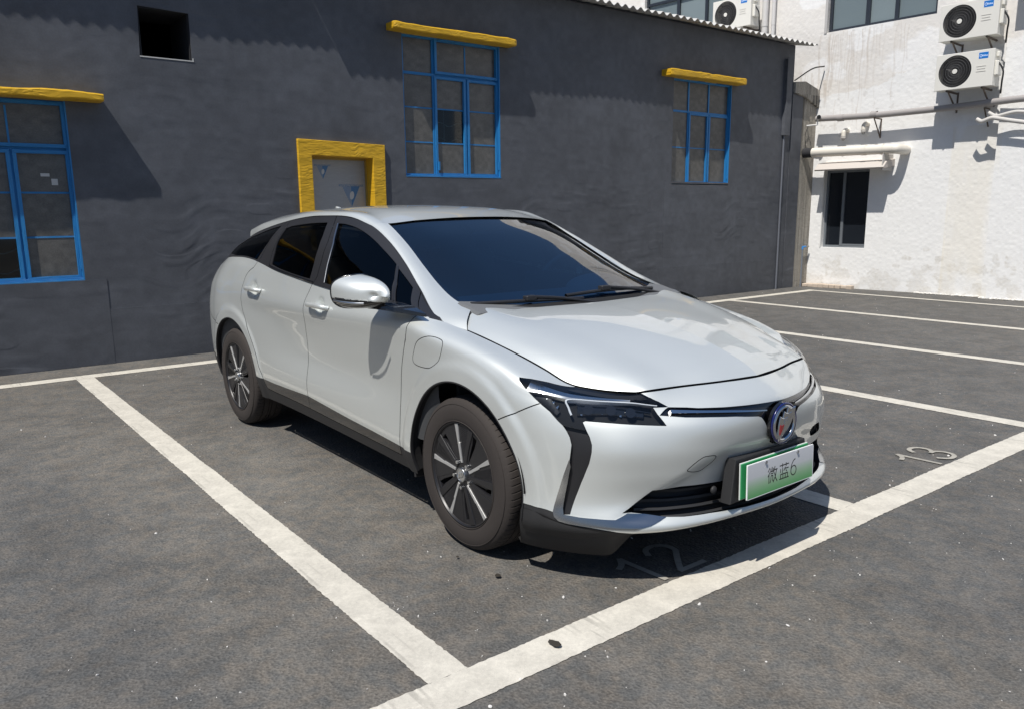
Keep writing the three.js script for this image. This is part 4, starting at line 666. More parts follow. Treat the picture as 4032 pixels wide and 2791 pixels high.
// ---------- dark rendered building ----------
const WX = -6.4;
const openings = { w1: [.81, 2.385, -.12, 1.24], w2: [1.808, 3.37, -4.95, -3.575], w3: [1.772, 3.29, -9.51, -8.15], door: [.72, 2.0, -3.14, -2.4], hole: [2.84, 3.275, -1.255, -.797], w0: [.81, 2.385, 4.2, 5.56] };
{
  const s = new THREE.Shape(); s.moveTo(-11.15, 0); s.lineTo(9, 0); s.lineTo(9, 4.05); s.lineTo(-11.15, 4.05);
  for (const [k, [y0, y1, z0, z1]] of Object.entries(openings)) { const h = new THREE.Path(); h.moveTo(z0, y0); if (k === 'hole') { h.lineTo(z1 + .012, y0 - .004); h.lineTo(z1 - .004, y1 + .002); h.lineTo(z0, y1 - .012); } else { h.lineTo(z1, y0); h.lineTo(z1, y1); h.lineTo(z0, y1); } h.closePath(); s.holes.push(h); }
  // shape (z, y) pushed back from the face
  const g = new THREE.ExtrudeGeometry(s, { depth: .28, bevelEnabled: false }).applyMatrix4(new THREE.Matrix4().set(0, 0, -1, WX, 0, 1, 0, 0, 1, 0, 0, 0, 0, 0, 0, 1));
  metres(g, 4.2, 4.2, [2, 1]);
  const a = tile(26, 21), b = tile(64, 22), c = tile(180, 23), d = tile(9, 24), e = tile(400, 25);
  const r1 = tile2(4, 9, 71), r2 = tile2(9, 26, 72), r3 = tile2(20, 66, 73), r4 = tile2(14, 30, 74), r5 = tile2(700, 700, 75), r6 = tile2(60, 110, 76);
  const relief = (u, v) => { const w = .03 * (r1(v, u) - .5), m = sstep(.45, .8, r1(u + .3, v + .2)); return .42 * r1(u, v + w) + .26 * r2(u + w, v + w) + (.12 + .2 * m) * Math.pow(r3(u + w, v + 2 * w), 2) + .16 * m * sstep(.62, .8, r4(u, v + w)) + .035 * r6(u, v) + .02 * r5(u, v); };
  const bmp = dataTexture(1536, 1536, relief, false);
  const col = dataTexture(1024, 1024, (u, v) => { const t = .315 + .035 * (d(u, v) - .5) + .03 * (a(v, u) - .5) + .03 * (b(u, v) - .5) + .02 * (e(u, v) - .5); return [t * .965, t, t * 1.075]; });
  const mat = new THREE.MeshStandardMaterial({ map: col, bumpMap: bmp, bumpScale: .011, roughness: .68 });
  const bld = thing('rendered_building', 'dark grey rendered building with blue windows behind the car', 'building');
  const add = (n, geo, m) => { const o = new THREE.Mesh(geo, m); o.name = n; o.castShadow = o.receiveShadow = true; bld.add(o); return o; };
  const wall = add('wall', g, mat);
  // repainted areas, a little lighter or darker than the rest: thin coats of render on the wall
  const coat = (y0, y1, z0, z1, k, th) => { const q = metres(box(WX - .004, WX + th, y0, y1, z0, z1), 4.2, 4.2, [2, 1]); const mm = mat.clone(); mm.color.setRGB(k, k, k); const o = new THREE.Mesh(q, mm); o.name = 'render_patch'; o.castShadow = o.receiveShadow = true; wall.add(o); };
  coat(0, .52, -12, 1.1, .93, .004); coat(.52, 1.8, -9.75, -8.0, 1.07, .003); coat(.003, .8, -.3, 1.5, .95, .006);
  // lower part beyond the corner, painted dark as well, and the bare concrete end that meets the white building
  add('wall_end', metres(box(WX - .25, WX + .012, .002, 3.32, -11.45, -11.14), 4.2, 4.2, [2, 1]), mat);
  add('corner_strip', metres(box(WX - .02, WX + .06, 2.6, 3.82, -11.03, -10.88), 4.2, 4.2, [2, 1]), mat);
  add('conduit', new THREE.CylinderGeometry(.016, .016, 2.6, 10).translate(WX + .02, 1.3, -10.93), std([.13, .14, .165], .6));
  // side and back walls, so that the rooms are closed
  add('side_wall', flat([box(-12.2, WX - .29, 0, 4.0, 8.7, 9), box(-12.2, WX - .29, 0, 4.0, -11.15, -10.9), box(-12.4, -12.2, 0, 4, -11.15, 9)]), std([.1, .105, .115], .8));
  add('floor', box(-12.2, WX - .3, .01, .06, -10.9, 8.7), std([.12, .12, .12], .9));
  add('ceiling', box(-12.2, WX - .3, 3.85, 3.9, -10.9, 8.7), std([.15, .15, .15], .9));
  // corrugated roof: sheets with slightly different overhang
  const r = rng(9); let z = 9.2, k = 0;
  while (z > -11.42) {
    const wdt = Math.min(.88, z + 11.42), over = (z > -1.75 ? .215 : .255) + (r() - .5) * .02, n = 64, pos = [], ind = [], th = .006, rows = [[over, 0], [over - .5, .1], [-2.6, .62], [-5.9, 1.25]];
    for (let i = 0; i <= n; i++) { const zz = z - wdt * i / n, w = .021 * Math.cos(zz / .146 * Math.PI * 2); for (const [dx, dy] of rows) for (const o of [th, 0]) pos.push(WX + dx, 4.045 + dy + w + o + (k % 2) * .004, zz); if (i) { const c0 = (i - 1) * 8, c1 = i * 8; for (let q = 0; q < 3; q++) { ind.push(c0 + 2 * q, c0 + 2 * q + 2, c1 + 2 * q, c1 + 2 * q, c0 + 2 * q + 2, c1 + 2 * q + 2, c0 + 2 * q + 1, c1 + 2 * q + 1, c0 + 2 * q + 3, c1 + 2 * q + 1, c1 + 2 * q + 3, c0 + 2 * q + 3); } ind.push(c0, c1, c0 + 1, c1, c1 + 1, c0 + 1); } }
    const q = new THREE.BufferGeometry(); q.setAttribute('position', new THREE.Float32BufferAttribute(pos, 3)); q.setIndex(ind);
    add('roof_sheet', toCreasedNormals(q, .7), std([.5, .49, .47], .75, { side: THREE.DoubleSide })); z -= wdt; k++;
  }
  add('eave_board', box(WX - .28, WX + .002, 4.05, 4.06, -11.15, 9), std([.05, .05, .06], .8));
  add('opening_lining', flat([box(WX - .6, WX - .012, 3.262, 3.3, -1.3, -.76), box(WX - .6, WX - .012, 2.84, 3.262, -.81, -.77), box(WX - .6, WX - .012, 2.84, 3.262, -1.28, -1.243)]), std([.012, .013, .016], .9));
  // opening with pale lip
  add('opening_lip', flat([box(WX - .2, WX + .004, 2.828, 2.838, -1.27, -.785), box(WX - .2, WX + .004, 2.838, 2.86, -1.268, -1.258)]), std([.5, .5, .48], .8));
  // yellow ledges above the windows
  const yellow = std([.62, .36, .012], .55, { bumpMap: bmp, bumpScale: .01 });
  const ledge = (y0, y1, z0, z1, d, seed) => { const n = 60, pos = [], ind = [], rr = rng(seed), h = (t) => .012 * (fbm(t * 5 + seed * 3, seed, 3) - .5) * 2; for (let i = 0; i <= n; i++) { const zz = lerp(z0, z1, i / n), a2 = h(zz), b2 = h(zz + 9), f = .006 * (fbm(zz * 9, seed + 4, 3) - .5) * 2 + (i === 0 || i === n ? -.012 : 0); for (const [x, y] of [[WX - .05, y1], [WX + d - .014 + f, y1 + a2], [WX + d + f, y1 - .012 + a2], [WX + d + f, y0 + .01 + b2], [WX + d - .012 + f, y0 + b2], [WX - .05, y0]]) pos.push(x, y, zz); if (i) for (let q = 0; q < 6; q++) { const c0 = (i - 1) * 6 + q, c1 = (i - 1) * 6 + (q + 1) % 6; ind.push(c0, c0 + 6, c1, c1, c0 + 6, c1 + 6); } } for (const o of [0, n * 6]) ind.push(o, o + 1, o + 2, o, o + 2, o + 3, o, o + 3, o + 4, o, o + 4, o + 5); let q = new THREE.BufferGeometry(); q.setAttribute('position', new THREE.Float32BufferAttribute(pos, 3)); q.setIndex(ind); q = toCreasedNormals(q, .5); metres(q, .8, .8, [2, 1]); const o = add('window_ledge', q, new THREE.MeshStandardMaterial().copy(yellow)); o.material.side = THREE.DoubleSide; return o; };
  ledge(2.388, 2.457, -.405, 1.52, .19, 1); ledge(3.368, 3.44, -5.09, -3.385, .18, 2); ledge(3.29, 3.373, -9.64, -7.88, .19, 3); ledge(2.388, 2.457, 3.95, 5.85, .19, 4);
  // yellow surround
  const so = (y0, y1, z0, z1, x1) => box(WX - .1, x1, y0, y1, z0, z1);
  { const f = new THREE.Shape(); f.moveTo(-3.275, .72); f.lineTo(-3.14, .72); f.lineTo(-3.14, 1.99); f.lineTo(-2.405, 2.003); f.lineTo(-2.405, .72); f.lineTo(-2.255, .72); f.lineTo(-2.265, 2.155); f.lineTo(-3.285, 2.128); f.closePath();
    const q = turned(new THREE.ExtrudeGeometry(f, { depth: .2, bevelEnabled: true, bevelSize: .006, bevelThickness: .006, bevelSegments: 2 }), 0, 0, 1, WX - .17, 0, 1, 0, 0, 1, 0, 0, 0, 0, 0, 0, 1); metres(q, .9, .9, [2, 1]); const o = add('window_surround', q, yellow.clone()); o.material.side = THREE.DoubleSide; }
  // steel windows
  const blue = std([.016, .19, .46], .5, { bumpMap: bmp, bumpScale: .004 });
  const pa = tile(128, 31), pb = tile(20, 32), pc2 = tile(300, 33);
  const dirt = dataTexture(512, 512, (u, v) => { const n = pb(u, v), t = .34 + .07 * (n - .5) + .05 * (pa(u, v) - .5) + (pc2(u, v) > .97 && n > .45 ? .16 : 0); return [t * 1.02, t, t * .96]; });
  const dusty = new THREE.MeshPhysicalMaterial({ map: dirt, roughness: .32, specularIntensity: 1, bumpMap: dirt, bumpScale: .002 });
  const clear = new THREE.MeshPhysicalMaterial({ color: new THREE.Color(.5, .55, .55), transmission: 1, thickness: 0, roughness: .04 });
  const R = (y0, y1, z0, z1, x0, x1) => box(WX + x0, WX + x1, y0, y1, z0, z1);
  function steelWindow([y0, y1, z0, z1], rows, cols, layout, clearPane) {
    const w = new THREE.Group(); w.name = 'steel_window'; bld.add(w);
    const sub = (n, geo, m) => { const o = new THREE.Mesh(geo, m); o.name = n; o.castShadow = o.receiveShadow = true; w.add(o); return o; };
    const f = .026;
    sub('frame', flat([R(y0, y0 + f, z0, z1, -.075, -.03), R(y1 - f, y1, z0, z1, -.075, -.03), R(y0 + f, y1 - f, z0, z0 + f, -.0745, -.029), R(y0 + f, y1 - f, z1 - f, z1, -.0745, -.029)]), blue);
    // painted reveal
    sub('reveal', flat([R(y0 - .012, y0 + .001, z0, z1, -.05, .003), R(y0, y1, z0 - .001, z0 + .012, -.03, -.001)]), blue);
    layout({ sub, y0, y1, z0, z1, f });
    for (let i = 0; i < rows.length - 1; i++) for (let j = 0; j < cols.length - 1; j++) { const q = R(rows[i], rows[i + 1], cols[j], cols[j + 1], -.068, -.064); metres(q, .9 + .13 * i, .9, [2, 1]); const u = q.attributes.uv; for (let t = 0; t < u.count; t++) u.setXY(t, u.getX(t) + i * .37, u.getY(t) + j * .53); const cl = clearPane && clearPane[0] === i && clearPane[1] === j; sub('pane', q, cl ? clear : dusty); }
    return w;
  }
  const bars = (list, wd = .022, x0 = -.08, x1 = -.05) => flat(list.map(([a2, b2, c2, d2]) => (Math.abs(a2 - b2) < 1e-6 ? R(a2 - wd / 2, a2 + wd / 2, c2, d2, x0 + .001, x1 - .002) : R(a2, b2, c2 - wd / 2, c2 + wd / 2, x0, x1))));
  const sash = (sub, y0, y1, z0, z1, x1) => { const t = .03; sub('sash', flat([R(y0, y0 + t, z0, z1, -.07, x1), R(y1 - t, y1, z0, z1, -.07, x1), R(y0 + t, y1 - t, z0, z0 + t, -.0705, x1 - .001), R(y0 + t, y1 - t, z1 - t, z1, -.0705, x1 - .001)]), blue); };
  const std3 = (cz) => ({ sub, y0, y1, z0, z1, f }) => { const h = y1 - y0, t = y1 - h * .262, r1 = y0 + h * .248, r2 = y0 + h * .497; sub('mullion', bars([[y0 + f, y1 - f, cz[0]], [y0 + f, t, cz[1]]], .03), blue); sub('transom', bars([[t, t, z0 + f, z1 - f]], .03, -.0792, -.049), blue); sub('glazing_bar', bars([[r1, r1, z0 + f, z1 - f], [r2, r2, z0 + f, z1 - f], [t + .03, y1 - f - .03, cz[1]]], .016, -.074, -.058), blue); sash(sub, t + .012, y1 - .006, z0 + .01, cz[0] - .012, -.022); sash(sub, y0 + .008, t - .012, cz[1] + .01, cz[0] - .008, -.034); sash(sub, y0 + .008, t - .012, z0 + .01, cz[1] - .01, -.032); sub('hinge', flat([R(y1 - .03, y1 - .012, z0 + .06, z0 + .14, -.03, -.014), R(y1 - .03, y1 - .012, cz[0] - .14, cz[0] - .06, -.03, -.014), R(y0 + .09, y0 + .19, z0 + .004, z0 + .022, -.03, -.012)]), blue); sub('latch', R(y0 + .07, y0 + .17, cz[0] - .045, cz[0] - .028, -.034, -.012), blue); };
  const rows = ([y0, y1]) => { const h = y1 - y0; return [y0 + .01, y0 + h * .248, y0 + h * .497, y1 - h * .262, y1 - .01]; };
  const w1 = openings.w1, w2 = openings.w2, w3 = openings.w3, w0 = openings.w0;
  const W1 = steelWindow(w1, rows(w1), [w1[2] + .01, .34, .79, w1[3] - .01], std3([.79, .34]), [0, 1]);
  const W2 = steelWindow(w2, rows(w2), [w2[2] + .01, -4.47, -4.01, w2[3] - .01], std3([-4.01, -4.47]), [1, 1]);
  steelWindow(w0, rows(w0), [w0[2] + .01, 4.66, 5.11, w0[3] - .01], std3([5.11, 4.66]));
  steelWindow(w3, [w3[0] + .01, 2.31, 2.835, w3[1] - .01], [w3[2] + .01, -9.02, -8.55, w3[3] - .01], ({ sub, y0, y1, z0, z1, f }) => { sub('mullion', bars([[y0 + f, y1 - f, -8.55], [y0 + f, y1 - f, -9.02]], .026), blue); sub('transom', bars([[2.835, 2.835, z0 + f, z1 - f]], .03, -.0792, -.049), blue); sub('glazing_bar', bars([[2.31, 2.31, z0 + f, z1 - f]], .016, -.074, -.058), blue); sash(sub, y0 + .008, 2.822, -9.01, -8.56, -.036); sash(sub, y0 + .008, 2.822, z0 + .008, -9.03, -.038); sub('hinge', R(y0 + .08, y0 + .18, z0 + .004, z0 + .02, -.03, -.012), blue); });
  // iron grille behind the clear pane of the middle window, seen faintly
  for (const [w, yb, zc] of [[W2, 2.35, -4.24], [W1, 1.0, .56]]) { const wave = (y) => new THREE.TubeGeometry(new THREE.CatmullRomCurve3(Array.from({ length: 13 }, (_, i) => V3(WX - .2, y + .02 * Math.sin(i * 1.05), zc - .28 + i * .046))), 60, .007, 6); const o = new THREE.Mesh(flat([wave(yb + .08), wave(yb - .1), new THREE.CylinderGeometry(.006, .006, .9, 6).translate(WX - .2, yb, zc), box(WX - .206, WX - .194, yb - .17, yb - .155, zc - .3, zc + .3)]), std([.3, .42, .5], .6)); o.name = 'window_bars'; w.add(o); }
  // paper scraps on the left window
  { const o = new THREE.Mesh(flat([box(WX - .063, WX - .062, 1.735, 1.762, .06, .13), box(WX - .063, WX - .0615, 1.66, 1.715, 0, .05)]), std([.5, .5, .48], .9)); o.name = 'paper_scrap'; W1.add(o); }
  // window in the yellow surround, glass still covered with printed film
  {
    const cv = document.createElement('canvas'); cv.width = 768; cv.height = 1024; const x = cv.getContext('2d'); x.fillStyle = '#9b9d9d'; x.fillRect(0, 0, 768, 1024);
    const r2 = rng(5); for (let i = 0; i < 3500; i++) { const v = 130 + r2() * 60 | 0; x.fillStyle = `rgba(${v},${v},${v + 2},.12)`; x.fillRect(r2() * 768, r2() * 1024, 20 + r2() * 60, 2 + r2() * 6); }
    const mark = (cx, cy, s) => { x.fillStyle = '#3f6f9c'; x.beginPath(); x.moveTo(cx - 90 * s, cy - 55 * s); x.lineTo(cx + 90 * s, cy - 60 * s); x.lineTo(cx, cy + 85 * s); x.closePath(); x.fill(); x.strokeStyle = '#9b9d9d'; x.lineWidth = 5 * s; for (let k = 0; k < 9; k++) { x.beginPath(); x.moveTo(cx - 85 * s + k * 10 * s, cy - 60 * s); x.lineTo(cx - 85 * s + k * 10 * s, cy + 85 * s); x.stroke(); } x.fillStyle = '#b9bcbc'; x.beginPath(); x.ellipse(cx + 5 * s, cy + 5 * s, 22 * s, 30 * s, .4, 0, 7); x.fill(); x.save(); x.translate(cx, cy - 72 * s); x.rotate(Math.PI); x.fillStyle = '#41688e'; x.font = `bold ${22 * s}px sans-serif`; x.textAlign = 'center'; x.fillText('XINYI PROTECTIVE FILM', 0, 0); x.restore(); };
    mark(560, 330, 1.25); mark(230, 560, 1.25); mark(210, 130, .8); mark(600, 800, 1.2);
    const t = new THREE.CanvasTexture(cv); t.colorSpace = THREE.SRGBColorSpace;
    const q = new THREE.PlaneGeometry(.735, 1.29).rotateY(Math.PI / 2).translate(WX - .15, 1.36, -2.772); const film = add('film_covered_pane', flat([q]), new THREE.MeshPhysicalMaterial({ map: t, roughness: .4, clearcoat: .3 }));
    const fr = new THREE.Mesh(flat([box(WX - .17, WX - .13, .72, 2.0, -3.14, -3.118), box(WX - .17, WX - .13, .72, 2.0, -2.427, -2.405), box(WX - .17, WX - .131, 1.965, 2.0, -3.118, -2.427)]), std([.35, .24, .05], .6)); fr.name = 'frame'; film.add(fr);
  }
}
// ---------- white building beyond the last bay: local x runs along its wall, local z points out of the wall ----------
const white = thing('white_building', 'stained white rendered building with dark aluminium windows at the right', 'building', [-5.671, 0, -11.942]);
const WROT = Math.atan2(.079, .997);            // the wall turns away a little
white.rotation.y = WROT;
const onWhite = (s, y, o) => V3(s, y, o).applyAxisAngle(V3(0, 1, 0), WROT).add(V3(-5.671, 0, -11.942));
{
  const add = (n, geo, m, p = white) => { const o = new THREE.Mesh(geo, m); o.name = n; o.castShadow = o.receiveShadow = true; p.add(o); return o; };
  // wall with its window openings
  const wins = [];
  wins.push([-.63, 1.15, 4.33, 5.9], [-4.6, -2.4, 4.75, 5.9], [3.4, 5.4, 4.33, 5.9]);
  wins.push([-8.5, -6.6, 4.33, 5.9], [7.5, 9.4, 4.33, 5.9]);
  const sh = new THREE.Shape(); sh.moveTo(-11, 0); sh.lineTo(12, 0); sh.lineTo(12, 8.6); sh.lineTo(-11, 8.6);
  const hole = (a, b, c, d) => { const h = new THREE.Path(); h.moveTo(a, c); h.lineTo(b, c); h.lineTo(b, d); h.lineTo(a, d); h.closePath(); sh.holes.push(h); };
  for (const w of wins) hole(...w); hole(-.5, .29, .7, 2.03);
  const a = tile(64, 41), b = tile(16, 42), c = tile(300, 43), d = tile(6, 44);
  const bmp = dataTexture(1024, 1024, (u, v) => .4 * a(u, v) + .35 * b(u, v) + .15 * c(u, v) + .1 * d(u, v), false);
  // colour of the paint in wall metres: old cream coat above, fresh white coat below a ragged edge, rusty runs below the window, mould at the foot
  const X0 = -3, X1 = 5, Y1 = 6;
  const drips = (() => { const r = rng(51), o = []; for (let i = 0; i < 46; i++) o.push([-.75 + 1.6 * r(), 4.32 - .1 * r(), .3 + 1.3 * r() * r() + .25, .006 + .018 * r(), .25 + .6 * r()]); for (let i = 0; i < 16; i++) o.push([-1.4 + .9 * r(), 3.75 - .2 * r(), .2 + .4 * r(), .01 + .02 * r(), .4 + .5 * r()]); for (let i = 0; i < 14; i++) o.push([-.6 + 1.2 * r(), 3.45 - .5 * r(), .1 + .2 * r(), .006 + .01 * r(), .5]); return o; })();
  const paint = (u, v) => {
    const s = X0 + u * (X1 - X0), y = v * Y1, n = fbm(s * 3.1, y * 3.1, 5), f = fbm(s * 14, y * 14, 4), g = fbm(s * 40, y * 40, 3);
    let col = [.845, .845, .835];
    const edge = 3.18 + .5 * sstep(-.3, 1.6, s) + .09 * Math.floor(fbm(s * 2.2, 5, 3) * 7) / 3.5 + .03 * (f - .5);
    const old = sstep(-.012, .012, y - edge + (s > 1.6 ? 1.2 : 0) * 0);
    if (old) { const k = old * (.75 + .5 * (n - .5)); col = [lerp(col[0], .76, k), lerp(col[1], .725, k), lerp(col[2], .68, k)]; const w = sstep(.56, .62, fbm(s * 1.3 + 9, y * 1.6, 4)) * old; col = col.map((x, i) => lerp(x, [.86, .855, .845][i], w)); }
    for (const [ds, dy, len, w, k] of drips) { const x = Math.abs(s - ds + .012 * Math.sin(y * 9 + ds * 30)); if (x < w * 2 && y < dy && y > dy - len) { const t = (1 - sstep(w * .3, w, x)) * k * (.35 + .65 * f) * (1 - sstep(.75, 1, (dy - y) / len)) * .55; col = [lerp(col[0], .5, t), lerp(col[1], .43, t), lerp(col[2], .36, t)]; } }
    // mould and dirt splashed on the foot of the wall: patches with an edge of their own
    const hgt = .22 + .35 * fbm(s * 1.7, 2, 3), m = sstep(.5, .62, fbm(s * 6, y * 7 + 3, 5) + .5 * (hgt - y)) * (y < .75 ? 1 : 0); if (m > 0) { const t = m * (.1 + .55 * g * f * 2) * .7; col = [lerp(col[0], .5, t), lerp(col[1], .46, t), lerp(col[2], .39, t)]; }
    const m2 = sstep(.66, .76, fbm(s * 9 + 4, y * 9, 4)) * (y > 2.6 && y < 3.5 ? .3 : .05) * (s < .6 ? 1 : .4); col = col.map((x, i) => lerp(x, [.5, .47, .43][i], m2));
    const ru = sstep(.45, .7, fbm(s * 2.6 + 30, y * .9 + 7, 4)) * (s > 1.55 && s < 2.3 && y < 2.6 ? .3 : 0); col = [lerp(col[0], .8, ru), lerp(col[1], .73, ru), lerp(col[2], .58, ru)];
    const t = 1 + .05 * (f - .5) + .04 * (g - .5);
    return col.map((x) => 255 / 255 * Math.pow(x * t * .94, 1 / 2.2));
  };
  const map = dataTexture(1600, 1200, paint); map.wrapS = map.wrapT = THREE.MirroredRepeatWrapping;
  const plaster = new THREE.MeshStandardMaterial({ map, bumpMap: bmp, bumpScale: .006, roughness: .85 });
  plaster.bumpMap.repeat.set(3, 2.3);
  const wallUV = (g) => { const p = g.attributes.position, uv = new Float32Array(p.count * 2); for (let i = 0; i < p.count; i++) { uv[2 * i] = (p.getX(i) - X0) / (X1 - X0); uv[2 * i + 1] = p.getY(i) / Y1; } g.setAttribute('uv', new THREE.BufferAttribute(uv, 2)); return g; };
  add('wall', wallUV(new THREE.ExtrudeGeometry(sh, { depth: .3, bevelEnabled: false }).translate(0, 0, -.3)), plaster);
  add('pilaster', wallUV(new THREE.BoxGeometry(.62, 8.6, .05).translate(1.91, 4.3, .024)), plaster);
  add('wall_projection', wallUV(new THREE.BoxGeometry(9.6, 8.6, .17).translate(7.03, 4.3, .085)), plaster);
  add('side_wall', flat([box(-11, -10.8, 0, 8.5, -8, -.31), box(11.8, 12, 0, 8.5, -8, -.31), box(-11, 12, 8.3, 8.5, -8, -.31), box(-11, 12, 0, 8.5, -8.2, -8)]), std([.5, .5, .5], .9));
  const alu = std([.035, .042, .055], .4, { metalness: .3 }), glass = new THREE.MeshPhysicalMaterial({ color: new THREE.Color(.16, .2, .215), roughness: .12, specularIntensity: 1 }), pale = new THREE.MeshPhysicalMaterial({ color: new THREE.Color(.2, .245, .26), roughness: .2 });
  wins.forEach(([s0, s1, y0, y1], i) => {
    const w = new THREE.Group(); w.name = 'window'; white.add(w);
    const t = .05, m1 = i === 0 ? .03 : lerp(s0, s1, .36), m2 = i === 0 ? .5 : lerp(s0, s1, .66), z0 = -.14, z1 = -.07;
    add('frame', flat([box(s0, s1, y0, y0 + t, z0, z1), box(s0, s1, y1 - t, y1, z0, z1), box(s0, s0 + t, y0 + t, y1 - t, z0, z1 + .001), box(s1 - t, s1, y0 + t, y1 - t, z0, z1 + .001), box(m1 - .035, m1 + .035, y0 + t, y1 - t, z0, z1 + .002), box(m2 - .03, m2 + .03, y0 + t, y1 - t, z0, z1 + .002)]), alu, w);
    if (i) add('transom', box(s0 + t, s1 - t, lerp(y0, y1, .62), lerp(y0, y1, .62) + .05, z0 + .002, z1 - .002), alu, w);
    for (const [p, q] of [[s0 + t, m1 - .035], [m1 + .035, m2 - .03], [m2 + .03, s1 - t]]) add('pane', box(p, q, y0 + t, y1 - t, -.115, -.11), p > m1 + .03 && p < m2 ? pale : glass, w);
    if (i === 0) add('reveal', box(s0 - .045, s0, y0 - .01, y1, -.1, .012), std([.45, .44, .43], .8), w);
  });
  // dark sliding window on the ground floor
  {
    const w = new THREE.Group(); w.name = 'sliding_window'; white.add(w); const al = std([.2, .22, .24], .4, { metalness: .4 }), dk = new THREE.MeshPhysicalMaterial({ color: new THREE.Color(.012, .015, .02), roughness: .05 });
    add('frame', flat([box(-.5, .29, .7, .74, -.16, -.1), box(-.5, .29, 1.99, 2.03, -.16, -.1), box(-.5, -.465, .74, 1.99, -.16, -.099), box(.255, .29, .74, 1.99, -.16, -.099), box(-.2, -.155, .74, 1.99, -.15, -.09), box(-.155, .255, .74, .765, -.15, -.095)]), al, w);
    add('pane', box(-.465, -.2, .74, 1.99, -.145, -.14), dk, w); add('pane', box(-.155, .255, .765, 1.99, -.125, -.12), dk, w);
    add('reveal', box(-.515, -.498, .7, 2.03, -.09, .01), std([.7, .7, .68], .8), w);
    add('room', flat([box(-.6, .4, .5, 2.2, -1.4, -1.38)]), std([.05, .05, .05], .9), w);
  }
  // concrete end between the two buildings
  const cc = tile(32, 61), cd = tile(200, 62), ce = tile(8, 63);
  const conc = dataTexture(512, 512, (u, v) => { const st = cc(u, (v * .12) % 1), t = .6 + .16 * (st - .5) + .08 * (cd(u, v) - .5) - .3 * sstep(.55, .7, st * .6 + ce(u, v) * .5) * sstep(.45, .95, v); return [t * 1.02, t * .985, t * .92]; });
  const end = thing('concrete_pier', 'stained bare concrete pier between the dark wall and the white wall', 'pier', [0, 0, 0]);
  const pr = (n, g, m) => { const o = new THREE.Mesh(g, m); o.name = n; o.castShadow = o.receiveShadow = true; end.add(o); return o; };
  pr('shaft', metres(box(-6.75, WX + .005, 0, 3.28, -12.0, -11.452), 1.1, 3.3, [2, 1]), std([1, 1, 1], .9, { map: conc, bumpMap: bmp, bumpScale: .02 }));
  pr('ledge', metres(toCreasedNormals(turned(new THREE.ExtrudeGeometry(shapeOf([[-12.0, 3.12], [-11.9, 3.1], [-11.45, 3.27], [-11.16, 3.3], [-11.16, 3.47], [-11.45, 3.5], [-12.0, 3.36]]), { depth: .4, bevelEnabled: true, bevelSize: .008, bevelThickness: .008, bevelSegments: 1 }), 0, 0, 1, -6.76, 0, 1, 0, 0, 1, 0, 0, 0, 0, 0, 0, 1), .5), .9, 3.3, [2, 1]), std([1, 1, 1], .9, { map: conc, bumpMap: bmp, bumpScale: .02, side: THREE.DoubleSide }));
}
